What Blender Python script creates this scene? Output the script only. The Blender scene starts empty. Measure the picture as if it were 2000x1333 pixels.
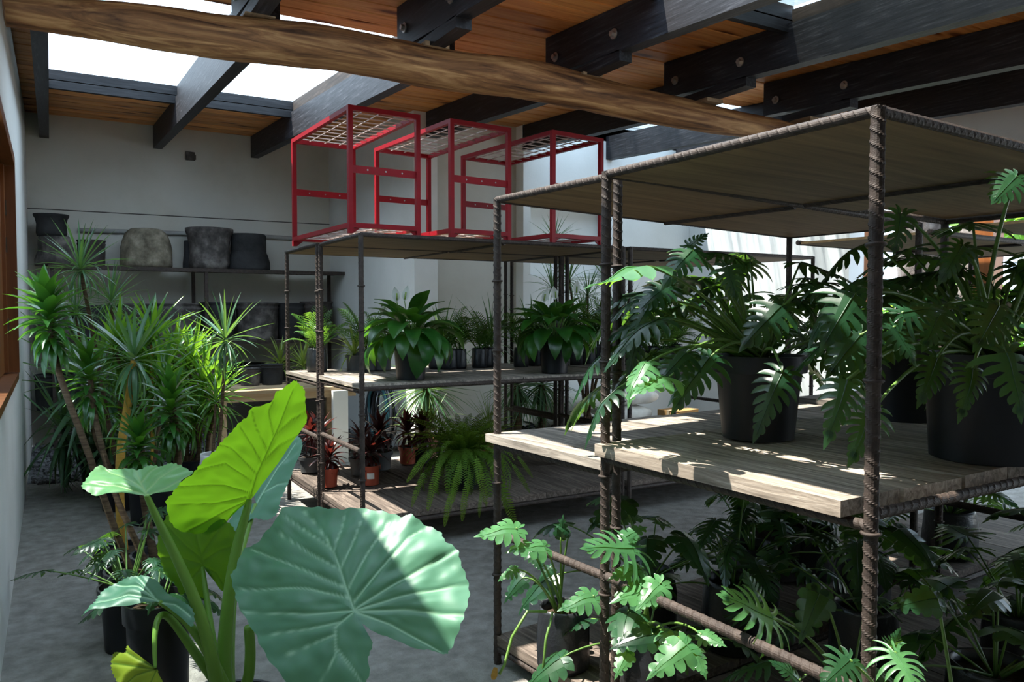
import bpy, bmesh, math, random
from math import sin, cos, pi, radians, sqrt, atan2
from mathutils import Vector, Matrix, noise
random.seed(7)
S = bpy.context.scene
COL = S.collection
R = random.random
def U(a, b): return a + (b - a) * R()

# ------------------------------------------------------------------ camera, sky, sun, exposure
F, H = 1540.0, 1.6
YAW, PIT = radians(30.3), radians(2.16)
cam = bpy.data.cameras.new('camera'); camo = bpy.data.objects.new('camera', cam); COL.objects.link(camo)
cam.sensor_width = 36.0; cam.lens = 36.0 * F / 2000.0; cam.clip_start = 0.05; cam.clip_end = 300
camo.location = (0, 0, H); camo.rotation_euler = (pi / 2 - PIT, 0, -YAW)
S.camera = camo
w = bpy.data.worlds.new('sky'); S.world = w; w.use_nodes = True
bg = w.node_tree.nodes['Background']; bg.inputs[0].default_value = (0.60, 0.79, 1.0, 1); bg.inputs[1].default_value = 1.85
SUN = Vector((-0.40, 0.22, 1.0)).normalized()
sl = bpy.data.lights.new('sun', 'SUN'); sl.energy = 7.5; sl.angle = radians(0.53); sl.color = (1.0, 0.95, 0.86)
so = bpy.data.objects.new('sun', sl); COL.objects.link(so); so.rotation_euler = SUN.to_track_quat('Z', 'Y').to_euler()
so.location = (0, 0, 12)
S.view_settings.view_transform = 'Standard'; S.view_settings.look = 'None'
S.view_settings.gamma = 1.0; S.view_settings.use_curve_mapping = False
S.view_settings.exposure = 1.45
S.cycles.use_denoising = True
S.cycles.max_bounces = 10; S.cycles.diffuse_bounces = 5; S.cycles.transparent_max_bounces = 12
S.cycles.transmission_bounces = 6; S.cycles.sample_clamp_indirect = 8.0
S.cycles.caustics_reflective = False; S.cycles.caustics_refractive = False

# ------------------------------------------------------------------ where a point of the photograph lies in the room
fw = Vector((sin(YAW) * cos(PIT), cos(YAW) * cos(PIT), -sin(PIT)))
rt = Vector((cos(YAW), -sin(YAW), 0)); up = rt.cross(fw)
CAM = Vector((0, 0, H)); ZV = Vector((0, 0, 1))
def ray(u, v): return fw + rt * ((u - 1000) / F) - up * ((v - 666.5) / F)
def atD(u, v, D): return CAM + ray(u, v) * D
def atX(u, v, x): d = ray(u, v); return CAM + d * (x / d.x)
def atY(u, v, y): d = ray(u, v); return CAM + d * (y / d.y)
def atZ(u, v, z): d = ray(u, v); return CAM + d * ((z - H) / d.z)
def atP(u, v, p, n): d = ray(u, v); return CAM + d * ((p - CAM).dot(n) / d.dot(n))
def roof_z(y): return 3.95 - 0.058 * (11.0 - y)

# ------------------------------------------------------------------ helpers
class MB:
    def __init__(s): s.v = []; s.f = []
    def add(s, vs, fs):
        o = len(s.v); s.v += [tuple(p) for p in vs]; s.f += [tuple(i + o for i in f) for f in fs]; return s
    def box(s, lo, hi, M=None):
        x0, y0, z0 = lo; x1, y1, z1 = hi
        vs = [Vector(p) for p in ((x0,y0,z0),(x1,y0,z0),(x1,y1,z0),(x0,y1,z0),(x0,y0,z1),(x1,y0,z1),(x1,y1,z1),(x0,y1,z1))]
        if M: vs = [M @ p for p in vs]
        return s.add(vs, [(3,2,1,0),(4,5,6,7),(0,1,5,4),(1,2,6,5),(2,3,7,6),(3,0,4,7)])
    def bar(s, a, b, wx, wz, upv=ZV):
        a, b = Vector(a), Vector(b); y = (b - a); L = y.length; y.normalize()
        x = y.cross(upv).normalized(); z = x.cross(y)
        M = Matrix(((x.x,y.x,z.x,a.x),(x.y,y.y,z.y,a.y),(x.z,y.z,z.z,a.z),(0,0,0,1)))
        return s.box((-wx/2,0,-wz/2),(wx/2,L,wz/2),M)
    def tube(s, pts, rad, n=6, cap=True):
        pts = [Vector(p) for p in pts]; m = len(pts)
        if not hasattr(rad, '__len__'): rad = [rad] * m
        vs = []; ref = None
        for i, p in enumerate(pts):
            t = (pts[min(i+1,m-1)] - pts[max(i-1,0)]).normalized()
            if ref is None: ref = Vector((1,0,0)) if abs(t.x) < .8 else Vector((0,1,0))
            x = (ref - t * ref.dot(t)).normalized(); y = t.cross(x); ref = x
            for k in range(n):
                a = 2*pi*k/n; vs.append(p + (x*cos(a) + y*sin(a)) * rad[i])
        fs = [(i*n+k, i*n+(k+1)%n, (i+1)*n+(k+1)%n, (i+1)*n+k) for i in range(m-1) for k in range(n)]
        if cap: fs += [tuple(range(n))[::-1], tuple((m-1)*n+k for k in range(n))]
        return s.add(vs, fs)
    def lathe(s, prof, n=24, c=(0,0,0), wob=0):
        m = len(prof); vs = []
        for r, z in prof:
            for k in range(n):
                a = 2*pi*k/n; q = r
                if wob: q *= 1 + wob * noise.noise(Vector((cos(a)*1.7, sin(a)*1.7, z*7)))
                vs.append((c[0]+q*cos(a), c[1]+q*sin(a), c[2]+z))
        fs = [(i*n+k, i*n+(k+1)%n, (i+1)*n+(k+1)%n, (i+1)*n+k) for i in range(m-1) for k in range(n)]
        return s.add(vs, fs)
    def mesh(s, name, smooth=False):
        me = bpy.data.meshes.new(name); me.from_pydata(s.v, [], s.f); me.update()
        if smooth: me.polygons.foreach_set('use_smooth', [True]*len(me.polygons))
        return me
def link(name, me, m=None, parent=None, M=None):
    o = bpy.data.objects.new(name, me); COL.objects.link(o)
    if m and me is not None and not me.materials: me.materials.append(m)
    if parent: o.parent = parent
    if M is not None: o.matrix_local = M
    return o
def thing(name, label, cat, loc=(0,0,0), rz=0, group=None):
    o = bpy.data.objects.new(name, None); COL.objects.link(o); o.empty_display_size = .1
    o.location = loc; o.rotation_euler = (0,0,rz); o['label'] = label; o['category'] = cat
    if group: o['group'] = group
    return o
def tag(o, label, cat, group=None):
    o['label'] = label; o['category'] = cat
    if group: o['group'] = group
    return o
def struct(o): o['kind'] = 'structure'; return o
def loc_of(root): return Vector(root.location)
def wpart(name, mb, m, root, smooth=False):
    """a part whose vertices are given in world space, under an unrotated root"""
    o = link(name, mb.mesh(name, smooth), m, root)
    if root: o.matrix_parent_inverse = Matrix.Translation(-loc_of(root)) if root.type == 'EMPTY' else Matrix()
    return o
def basis(p, y, upv, s=1.0, sx=1.0):
    y = Vector(y).normalized(); x = y.cross(Vector(upv))
    if x.length < 1e-4: x = y.cross(Vector((.3,.2,1)))
    x.normalize(); z = x.cross(y)
    return Matrix(((x.x*s*sx,y.x*s,z.x*s,p[0]),(x.y*s*sx,y.y*s,z.y*s,p[1]),(x.z*s*sx,y.z*s,z.z*s,p[2]),(0,0,0,1)))
def bez(a, b, c, n):
    return [a*(1-t)**2 + b*2*t*(1-t) + c*t*t for t in [i/n for i in range(n+1)]]

# ------------------------------------------------------------------ materials
MATS = {}
def mat(name): 
    m = bpy.data.materials.new(name); m.use_nodes = True; return m
def ramp(nt, fac, stops):
    r = nt.nodes.new('ShaderNodeValToRGB'); e = r.color_ramp.elements
    while len(e) < len(stops): e.new(0.5)
    for q, (p, c) in zip(e, stops): q.position = p; q.color = (*c, 1)
    nt.links.new(fac, r.inputs[0]); return r.outputs[0]
def coords(nt, scale=(1,1,1), kind='Object', rot=(0,0,0), rnd=False):
    tc = nt.nodes.new('ShaderNodeTexCoord'); mp = nt.nodes.new('ShaderNodeMapping')
    mp.inputs['Scale'].default_value = scale; mp.inputs['Rotation'].default_value = rot
    nt.links.new(tc.outputs[kind], mp.inputs[0])
    if rnd:
        oi = nt.nodes.new('ShaderNodeObjectInfo'); mu = nt.nodes.new('ShaderNodeMath'); mu.operation = 'MULTIPLY'; mu.inputs[1].default_value = 37
        nt.links.new(oi.outputs['Random'], mu.inputs[0]); cb = nt.nodes.new('ShaderNodeCombineXYZ')
        for i in range(3): nt.links.new(mu.outputs[0], cb.inputs[i])
        nt.links.new(cb.outputs[0], mp.inputs['Location'])
    return mp.outputs[0]
def noise_n(nt, vec, scale, detail=4, rough=.55, dist=0):
    n = nt.nodes.new('ShaderNodeTexNoise'); n.inputs['Scale'].default_value = scale; n.inputs['Detail'].default_value = detail
    n.inputs['Roughness'].default_value = rough; n.inputs['Distortion'].default_value = dist
    nt.links.new(vec, n.inputs['Vector']); return n.outputs['Fac']
def bump(nt, fac, strength, dist=.01):
    b = nt.nodes.new('ShaderNodeBump'); b.inputs['Strength'].default_value = strength; b.inputs['Distance'].default_value = dist
    nt.links.new(fac, b.inputs['Height']); return b.outputs[0]
def simple(name, stops, scale=4, rough=.6, spec=.4, bmp=0, bscale=None, vscale=(1,1,1), metal=0, dist=0, detail=5, kind='Object', rnd=False):
    m = mat(name); nt = m.node_tree; p = nt.nodes['Principled BSDF']
    v = coords(nt, vscale, kind, rnd=rnd); n = noise_n(nt, v, scale, detail, .6, dist)
    nt.links.new(ramp(nt, n, stops), p.inputs['Base Color'])
    p.inputs['Roughness'].default_value = rough; p.inputs['Specular IOR Level'].default_value = spec; p.inputs['Metallic'].default_value = metal
    if bmp:
        n2 = noise_n(nt, v, bscale or scale*6, 5, .65); nt.links.new(bump(nt, n2, bmp), p.inputs['Normal'])
    MATS[name] = m; return m
def leafmat(name, lo, hi, rough=.38, trans=.28, tcol=None, spec=.5, vein=None):
    m = mat(name); nt = m.node_tree; p = nt.nodes['Principled BSDF']
    v = coords(nt, (1,1,1), 'Object'); n = noise_n(nt, v, 6, 3)
    oi = nt.nodes.new('ShaderNodeObjectInfo'); ad = nt.nodes.new('ShaderNodeMath'); ad.operation = 'MULTIPLY_ADD'
    nt.links.new(oi.outputs['Random'], ad.inputs[0]); ad.inputs[1].default_value = .55; nt.links.new(n, ad.inputs[2])
    mid = tuple((a+b)/2 for a, b in zip(lo, hi))
    c = ramp(nt, ad.outputs[0], [(.35, lo), (.72, mid), (1.0, hi)])
    if vein:
        at = nt.nodes.new('ShaderNodeAttribute'); at.attribute_name = 'vein'
        mx = nt.nodes.new('ShaderNodeMix'); mx.data_type = 'RGBA'; nt.links.new(at.outputs['Fac'], mx.inputs[0])
        nt.links.new(c, mx.inputs[6]); mx.inputs[7].default_value = (*vein, 1); c = mx.outputs[2]
    nt.links.new(c, p.inputs['Base Color']); p.inputs['Roughness'].default_value = rough; p.inputs['Specular IOR Level'].default_value = spec
    tr = nt.nodes.new('ShaderNodeBsdfTranslucent'); ms = nt.nodes.new('ShaderNodeMixShader'); ms.inputs[0].default_value = trans
    tcol = tcol or tuple(min(1, x*2.2) for x in (hi[0]*1.5, hi[1]*1.3, hi[2]*.4)); tr.inputs[0].default_value = (*tcol, 1)
    if vein:
        m2 = nt.nodes.new('ShaderNodeMix'); m2.data_type = 'RGBA'; nt.links.new(at.outputs['Fac'], m2.inputs[0])
        m2.inputs[6].default_value = (*tcol, 1); m2.inputs[7].default_value = (*[x*.45 for x in tcol], 1); nt.links.new(m2.outputs[2], tr.inputs[0])
    nt.links.new(p.outputs[0], ms.inputs[1]); nt.links.new(tr.outputs[0], ms.inputs[2])
    nt.links.new(ms.outputs[0], nt.nodes['Material Output'].inputs[0]); MATS[name] = m; return m
def woodmat(name, stops, along='Y', gscale=3.0, rough=.6, knots=False, bmp=.25, spec=.3, dist=.8):
    m = mat(name); nt = m.node_tree; p = nt.nodes['Principled BSDF']
    sc = {'X': (.35, 5, 5), 'Y': (5, .35, 5), 'Z': (5, 5, .35)}[along]
    v = coords(nt, sc, 'Object', rnd=True); n = noise_n(nt, v, gscale, 8, .62, dist)
    c = ramp(nt, n, stops)
    if knots:
        s2 = {'X': (1.1, 3.2, 3.2), 'Y': (3.2, 1.1, 3.2), 'Z': (3.2, 3.2, 1.1)}[along]
        vk = coords(nt, s2, 'Object', rnd=True); vo = nt.nodes.new('ShaderNodeTexVoronoi'); vo.inputs['Scale'].default_value = 1.0; vo.voronoi_dimensions = '2D'
        nt.links.new(vk, vo.inputs['Vector'])
        k = ramp(nt, vo.outputs['Distance'], [(.07, (.22,.13,.09)), (.12, (.7,.6,.5)), (.20, (1,1,1))])
        mx = nt.nodes.new('ShaderNodeMix'); mx.data_type = 'RGBA'; mx.blend_type = 'MULTIPLY'; mx.inputs[0].default_value = 1
        nt.links.new(c, mx.inputs[6]); nt.links.new(k, mx.inputs[7]); c = mx.outputs[2]
    oi = nt.nodes.new('ShaderNodeObjectInfo'); hs = nt.nodes.new('ShaderNodeHueSaturation')
    mr = nt.nodes.new('ShaderNodeMapRange'); mr.inputs[3].default_value = .72; mr.inputs[4].default_value = 1.2
    nt.links.new(oi.outputs['Random'], mr.inputs[0]); nt.links.new(mr.outputs[0], hs.inputs['Value']); nt.links.new(c, hs.inputs['Color'])
    nt.links.new(hs.outputs[0], p.inputs['Base Color']); p.inputs['Roughness'].default_value = rough; p.inputs['Specular IOR Level'].default_value = spec
    nt.links.new(bump(nt, n, bmp, .004), p.inputs['Normal']); MATS[name] = m; return m

PLASTER = simple('white_plaster', [(.3,(.66,.66,.63)),(.7,(.76,.76,.74))], 1.3, .85, .2, .12, 40)
PLASTER_OLD = simple('old_cream_plaster', [(.25,(.48,.46,.40)),(.5,(.58,.56,.50)),(.8,(.63,.61,.56))], .9, .9, .15, .15, 30)
CONCRETE = simple('grey_concrete', [(.3,(.17,.157,.143)),(.5,(.245,.23,.21)),(.7,(.33,.31,.285))], 11, .85, .25, .8, 90, detail=15)
GRAVEL = simple('dark_gravel', [(.3,(.05,.05,.055)),(.7,(.2,.2,.2))], 9, .9, .2, 0, rnd=True)
PINE = woodmat('orange_pine', [(.25,(.42,.155,.045)),(.5,(.68,.29,.09)),(.75,(.80,.44,.17))], 'X', 4.5, .55, True, .15)
BLACKWOOD = woodmat('black_stained_wood', [(.36,(.006,.006,.008)),(.58,(.020,.020,.025)),(.85,(.11,.11,.12))], 'Y', 12, .55, False, .35, .32, .15)
BLACKWOODX = woodmat('black_stained_cross_wood', [(.35,(.005,.005,.007)),(.55,(.013,.013,.016)),(.8,(.04,.04,.045))], 'X', 7, .55, False, .5, .3)
KERBWOOD = woodmat('brown_kerb_wood', [(.3,(.014,.010,.008)),(.55,(.035,.025,.02)),(.8,(.09,.065,.05))], 'Y', 6, .7, False, .4)
LOGWOOD = woodmat('log_wood', [(.32,(.05,.02,.009)),(.5,(.26,.12,.045)),(.70,(.58,.33,.14))], 'X', 4, .7, False, .6)
BLOCKWOOD = woodmat('pale_block_wood', [(.25,(.20,.12,.06)),(.75,(.45,.32,.20))], 'Y', 3, .8)
PLY = woodmat('plywood', [(.2,(.11,.062,.028)),(.5,(.20,.125,.06)),(.8,(.30,.20,.10))], 'X', 4, .7, False, .1)
PLANKW = woodmat('weathered_plank', [(.28,(.09,.07,.055)),(.5,(.31,.255,.205)),(.72,(.56,.48,.40))], 'Y', 10, .8, False, .5)
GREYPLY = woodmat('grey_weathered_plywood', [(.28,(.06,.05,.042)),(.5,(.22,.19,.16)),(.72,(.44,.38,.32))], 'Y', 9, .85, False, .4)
DARKPLY = woodmat('dark_plywood', [(.28,(.035,.027,.022)),(.5,(.11,.085,.07)),(.72,(.25,.20,.165))], 'Y', 9, .85, False, .4)  # darker copy of the grey plywood, for the bottom shelves
TABLEW = woodmat('table_wood', [(.2,(.30,.20,.11)),(.5,(.45,.33,.2)),(.8,(.58,.45,.3))], 'X', 2.5, .75)
ORANGEW = woodmat('varnished_orange_wood', [(.2,(.10,.03,.008)),(.5,(.19,.062,.016)),(.8,(.27,.10,.03))], 'Z', 2.5, .4, False, .15)
RUST = simple('brown_rusted_rebar', [(.3,(.026,.018,.015)),(.55,(.050,.036,.030)),(.8,(.085,.062,.050))], 30, .6, .35, .3, 250, metal=.15)
RED = simple('red_paint', [(.3,(.21,.003,.009)),(.7,(.28,.005,.012))], 6, .45, .25)
WIRE = simple('galvanised_wire', [(.3,(.45,.36,.34)),(.7,(.6,.52,.5))], 20, .4, .5, metal=.4)
POTBLACK = simple('black_plastic_pot', [(.3,(.007,.0075,.010)),(.7,(.012,.013,.017))], 4, .42, .3)
BAGBLACK = simple('black_plastic_bag', [(.3,(.010,.011,.014)),(.7,(.024,.026,.03))], 6, .3, .5, .5, 22)
POTGREY = simple('grey_plastic_pot', [(.3,(.045,.048,.05)),(.7,(.08,.082,.085))], 4, .5, .4)
POTRED = simple('terracotta_plastic_pot', [(.3,(.33,.055,.03)),(.7,(.42,.085,.045))], 4, .5, .4)
POTPINK = simple('faded_terracotta_pot', [(.3,(.40,.17,.12)),(.7,(.48,.22,.16))], 4, .6, .3)
SOIL = simple('dark_soil', [(.3,(.02,.014,.01)),(.7,(.07,.048,.03))], 40, .95, .1, .8, 90)
STONE_BEIGE = simple('beige_grey_clay', [(.3,(.07,.062,.045)),(.5,(.20,.175,.13)),(.68,(.36,.32,.25))], 7, .9, .15, .5, 50, detail=8)
STONE_GREY = simple('grey_clay', [(.3,(.035,.032,.030)),(.5,(.095,.085,.08)),(.68,(.22,.20,.185))], 7, .9, .15, .5, 50, detail=8)
STONE_DARK = simple('black_clay', [(.25,(.015,.015,.016)),(.75,(.05,.05,.052))], 5, .85, .2, .4, 50)
STONE_BROWN = simple('brown_black_clay', [(.25,(.03,.026,.024)),(.75,(.085,.072,.066))], 5, .85, .2, .4, 50)
STEEL = simple('steel_bolt', [(.3,(.3,.28,.26)),(.7,(.5,.47,.44))], 20, .35, .5, metal=.8)
BRASS = simple('dark_hinge', [(.3,(.05,.04,.03)),(.7,(.1,.08,.06))], 20, .5, .5, metal=.6)
WIREGREY = simple('grey_conduit', [(.3,(.30,.30,.29)),(.7,(.42,.42,.40))], 6, .7, .3)
SACK = simple('white_sack_cloth', [(.3,(.55,.53,.48)),(.7,(.72,.70,.65))], 7, .85, .2, .3, 18)
HOSEBLK = simple('black_hose', [(.3,(.02,.025,.035)),(.7,(.045,.055,.07))], 6, .4, .5)
HOSEBLU = simple('teal_hose', [(.3,(.03,.12,.15)),(.7,(.06,.19,.23))], 6, .4, .5)
CARD = simple('brown_cardboard', [(.3,(.36,.19,.07)),(.7,(.45,.26,.11))], 4, .85, .1)
BARK = simple('grey_bark', [(.25,(.06,.05,.045)),(.5,(.14,.12,.11)),(.8,(.30,.28,.26))], 9, .9, .2, .9, 25)
CANE = simple('ringed_brown_cane', [(.35,(.06,.035,.02)),(.65,(.15,.10,.06))], 9, .85, .2, .5, 70, vscale=(1,1,9))
CANEYEL = simple('yellow_orange_cane', [(.3,(.42,.22,.03)),(.7,(.55,.33,.06))], 9, .7, .3, .3, 50, vscale=(1,1,6))
WHITEBAG = simple('white_plastic_bag', [(.3,(.6,.6,.6)),(.7,(.75,.75,.75))], 9, .5, .4)
LABELW = simple('white_sticker', [(.3,(.65,.65,.62)),(.7,(.72,.72,.7))], 9, .6, .3)

L_PHILO = leafmat('philodendron_leaf', (.005,.022,.013), (.018,.068,.028), .30, .25, (.16,.36,.03), .55)
L_PHILO_PALE = leafmat('pale_philodendron_leaf', (.035,.115,.05), (.07,.20,.075), .32, .34, (.32,.62,.05), .5)
L_STALK = leafmat('green_stalk', (.07,.15,.03), (.13,.24,.05), .45, .1)
L_COMPACT = leafmat('compact_dracaena_leaf', (.007,.040,.009), (.028,.115,.02), .28, .25, (.15,.40,.02), .55)
L_MARG = leafmat('narrow_dracaena_leaf', (.022,.065,.036), (.06,.15,.075), .3, .25, (.22,.42,.06), .55)
L_REFLEX = leafmat('glossy_dracaena_leaf', (.014,.07,.015), (.05,.18,.028), .26, .3, (.28,.55,.03), .55)
L_VARIEG = leafmat('yellow_green_leaf', (.16,.26,.05), (.34,.46,.13), .4, .35, (.5,.6,.1), .4)
L_PALM = leafmat('palm_leaf', (.016,.065,.013), (.06,.17,.035), .4, .3, (.25,.5,.04), .4)
L_SPATH = leafmat('peace_lily_leaf', (.006,.04,.009), (.02,.10,.014), .33, .25, (.14,.38,.02), .5)
L_SPATHW = leafmat('white_spathe', (.62,.64,.58), (.74,.76,.70), .5, .3, (.7,.7,.6), .3)
L_CORDY = leafmat('maroon_leaf', (.016,.006,.008), (.05,.014,.015), .35, .2, (.22,.03,.02), .5)
L_FERN = leafmat('fern_leaf', (.03,.085,.010), (.10,.21,.028), .55, .35, (.38,.58,.04), .25)
L_GRASSY = leafmat('pale_grassy_leaf', (.10,.2,.06), (.2,.33,.12), .4, .3, (.4,.55,.1), .4)
L_BROWN = leafmat('dry_brown_leaf', (.25,.13,.03), (.45,.28,.07), .6, .2, (.5,.3,.05), .2)
L_GARDEN = leafmat('garden_leaf', (.07,.22,.03), (.17,.40,.06), .45, .35, (.4,.65,.05), .4)
L_ALO = leafmat('elephant_ear_top', (.05,.15,.095), (.075,.20,.125), .45, .2, (.25,.55,.06), .4, vein=(.30,.50,.32))
L_ALOBACKLIT = leafmat('elephant_ear_backlit_underside', (.12,.30,.02), (.17,.40,.03), .5, .55, (.42,.80,.02), .3, vein=(.06,.17,.015))  # yellow-green of sunlight coming through is painted into the leaf colour
L_ALOSHADED = leafmat('elephant_ear_shaded_underside', (.035,.12,.01), (.05,.16,.015), .5, .3, (.25,.5,.02), .3, vein=(.09,.22,.02))  # same underside in shade, the shade put into a darker colour
L_ALOPALE = leafmat('elephant_ear_pale_top', (.10,.26,.085), (.15,.33,.11), .42, .3, (.32,.62,.05), .4, vein=(.28,.44,.16))
L_ALOSTALK = leafmat('elephant_ear_stalk', (.13,.27,.035), (.17,.33,.05), .4, .15, (.3,.5,.05), .4)
L_ALOYEL = leafmat('yellowing_elephant_ear', (.16,.25,.02), (.26,.34,.03), .5, .4, (.5,.6,.03), .3, vein=(.08,.18,.02))

def panemat(name, tint, dirt, sc=(1,1,1), ns=7):
    m = mat(name); nt = m.node_tree; out = nt.nodes['Material Output']; nt.nodes.remove(nt.nodes['Principled BSDF'])
    tr = nt.nodes.new('ShaderNodeBsdfTransparent'); di = nt.nodes.new('ShaderNodeBsdfTranslucent'); gl = nt.nodes.new('ShaderNodeBsdfGlossy')
    gl.inputs['Roughness'].default_value = .1
    v = coords(nt, sc); n = noise_n(nt, v, ns, 8, .7)
    nt.links.new(ramp(nt, n, [(.35, tuple(x*(1-dirt) for x in tint)), (.65, tint)]), tr.inputs[0])
    di.inputs[0].default_value = (.7,.75,.75,1)
    a = nt.nodes.new('ShaderNodeMixShader'); a.inputs[0].default_value = .04; nt.links.new(tr.outputs[0], a.inputs[1]); nt.links.new(di.outputs[0], a.inputs[2])
    b = nt.nodes.new('ShaderNodeMixShader'); b.inputs[0].default_value = .03; nt.links.new(a.outputs[0], b.inputs[1]); nt.links.new(gl.outputs[0], b.inputs[2])
    nt.links.new(b.outputs[0], out.inputs[0]); return m
PANE = panemat('clear_roof_sheet', (.93,.94,.93), .05)
PANE_DIRTY = panemat('dirty_blue_roof_sheet', (.20,.22,.205), .55)
PANE_STREAK = panemat('streaked_roof_sheet', (.80,.88,.93), .82, (.5,4.5,1), 1.6)  # tint streaks added so the sun falls in streaks on the side wall
PANE_GREY = panemat('window_glass', (.8,.85,.85), .2)

# ------------------------------------------------------------------ the room shell
fl = struct(link('floor', MB().box((-2,-3,-.2),(18,8.5,0)).mesh('floor'), CONCRETE))
gb = MB().box((-.4,8.5,-.2),(8,11.2,-.02))
gravel_base = struct(link('trim_gravel_bed', gb.mesh('trim_gravel_bed'), GRAVEL))
g = MB()
ico = [(0,0,1),(.89,0,.45),(.28,.85,.45),(-.72,.53,.45),(-.72,-.53,.45),(.28,-.85,.45),(.72,.53,-.45),(-.28,.85,-.45),(-.89,0,-.45),(-.28,-.85,-.45),(.72,-.53,-.45),(0,0,-1)]
icf = [(0,1,2),(0,2,3),(0,3,4),(0,4,5),(0,5,1),(1,6,2),(2,7,3),(3,8,4),(4,9,5),(5,10,1),(6,7,2),(7,8,3),(8,9,4),(9,10,5),(10,6,1),(11,7,6),(11,8,7),(11,9,8),(11,10,9),(11,6,10)]
for i in range(4200):
    x, y = U(-.18, 3.42), 8.42 + 2.5 * R() ** 1.5; s = U(.012, .035)
    rot = Matrix.Rotation(U(0, 6), 3, 'Z') @ Matrix.Rotation(U(0, 6), 3, 'X')
    c = Vector((x, y, U(-.015, .03)))
    g.add([c + rot @ Vector((a*s*U(.8,1.3), b*s, d*s*.7)) for a, b, d in ico], icf)
gs = link('gravel_stones', g.mesh('gravel_stones'), GRAVEL, gravel_base); gs['kind'] = 'stuff'

# left wall with a timber window opening
XW = -.22; WY0, WY1, WZ0, WZ1 = 3.2, 6.45, 1.13, 2.66
wl = MB(); T = .22
wl.box((XW-T,-2,0),(XW,11,WZ0)); wl.box((XW-T,-2,WZ1),(XW,11,3.95)); wl.box((XW-T,-2,WZ0),(XW,WY0,WZ1)); wl.box((XW-T,WY1,WZ0),(XW,11,WZ1))
wall_left = struct(link('wall_left', wl.mesh('wall_left'), PLASTER))
win = struct(thing('window_1', 'orange varnished timber window with hinged shutter in left wall', 'window', (XW, WY1, WZ0)))
del win['category']
wpart('window_frame', MB().box((XW-.2,WY0,WZ1-.07),(XW+.025,WY1,WZ1)).box((XW-.2,WY1-.07,WZ0+.05),(XW+.025,WY1,WZ1-.07)).box((XW-.2,WY0,WZ0+.05),(XW+.025,WY0+.07,WZ1-.07)), ORANGEW, win)
wpart('window_sill', MB().box((XW-.2,WY0-.02,WZ0),(XW+.02,WY1+.02,WZ0+.045)), ORANGEW, win)
sh = wpart('shutter', MB().box((XW-.10,4.9,WZ0+.06),(XW-.055,WY1-.085,WZ1-.08)).box((XW-.055,4.9,WZ0+.06),(XW-.035,5.0,WZ1-.08)).box((XW-.055,WY1-.2,WZ0+.06),(XW-.035,WY1-.085,WZ1-.08)), ORANGEW, win)
for z in (1.45, 2.0, 2.25): wpart('hinge', MB().box((XW-.05,WY1-.115,z),(XW-.028,WY1-.055,z+.1)), BRASS, win)
wpart('window_pane', MB().box((XW-.12,WY0+.07,WZ0+.05),(XW-.113,4.9,WZ1-.07)), PANE_GREY, win)

wall_back = struct(link('wall_back', MB().box((XW,11,-.2),(3.9,11.25,4.1)).mesh('wall_back'), PLASTER_OLD))
wpart('cable_line', MB().tube([(XW,10.995,2.82),(3.43,10.995,2.83)], .006, 5), STONE_GREY, struct(thing('trim_cable', 'thin cable along the back wall above the conduit', 'cable', (0,10.99,2.82))))
bpy.data.objects['trim_cable'].pop('category', None)
cd = struct(thing('trim_conduit', 'grey conduit pipe running along the back wall behind the clay pots', 'pipe', (1.6,10.97,2.6))); del cd['category']
wpart('conduit_pipe', MB().tube([(.3,10.97,2.585),(1.2,10.97,2.60),(2.2,10.97,2.62),(3.2,10.97,2.60)], .028, 8), WIREGREY, cd, True)
ph = atY(372,306,11)
tag(link('wall_hole', MB().box((ph.x-.06,10.97,ph.z-.05),(ph.x+.05,11.02,ph.z+.055)).box((ph.x-.05,10.955,ph.z-.04),(ph.x+.06,10.99,ph.z+.02)).mesh('wall_hole'), STONE_GREY), 'small dark stone block standing in for a hole high in the back wall', 'stone')  # dark block takes the place of a shaded hole in the wall
struct(link('wall_alcove', MB().box((3.43,7.98,-.2),(3.71,11.2,4.05)).mesh('wall_alcove'), PLASTER))
struct(link('wall_recess', MB().box((3.71,8.12,-.2),(4.82,8.4,4.0)).mesh('wall_recess'), PLASTER_OLD))
wn = MB()
wn.box((4.8,7.95,-.2),(7.6,8.3,2.02)).box((4.8,7.95,2.84),(7.6,8.3,4.0)).box((4.8,7.95,2.02),(4.9,8.3,2.84)).box((6.07,7.95,2.02),(7.6,8.3,2.84)).box((4.9,8.14,2.02),(6.07,8.3,2.84))
struct(link('wall_niche', wn.mesh('wall_niche'), PLASTER))
struct(link('wall_side', MB().box((7.4,5.5,-.2),(7.65,7.95,4.0)).mesh('wall_side'), PLASTER))
struct(link('wall_right', MB().box((7.4,-2.2,2.75),(7.65,5.5,3.75)).mesh('wall_right'), PLASTER))
struct(link('wall_front', MB().box((-.44,-2.2,-.2),(7.65,-2.0,3.4)).mesh('wall_front'), PLASTER))

# roof: pine boards across rafters, clear sheets over the openings
ceil = struct(thing('ceiling', 'sloping orange pine board ceiling', 'ceiling', (3.5,5,3.6))); del ceil['category']
PW = .205
def boards(x0, x1, y0, y1):
    n = max(1, round((y1-y0)/PW)); dy = (y1-y0)/n
    for i in range(n):
        a, b = y0+i*dy, y0+(i+1)*dy; dz = U(0,.004)
        mb = MB(); za, zb = roof_z(a)+dz, roof_z(b)+dz
        c_ = .011; sec = [(a,za+.016),(a+c_,za),(b-c_,zb),(b,zb+.016),(b,zb+.025),(a,za+.025)]
        mb.add([(x, y, z) for x in (x0, x1) for y, z in sec], [(0,1,2,3,4,5)[::-1],(6,7,8,9,10,11)]+[(k,(k+1)%6,6+(k+1)%6,6+k)[::-1] for k in range(6)])
        o = link('plank', mb.mesh('plank'), PINE, ceil); o.matrix_parent_inverse = Matrix.Translation(-loc_of(ceil))
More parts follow.
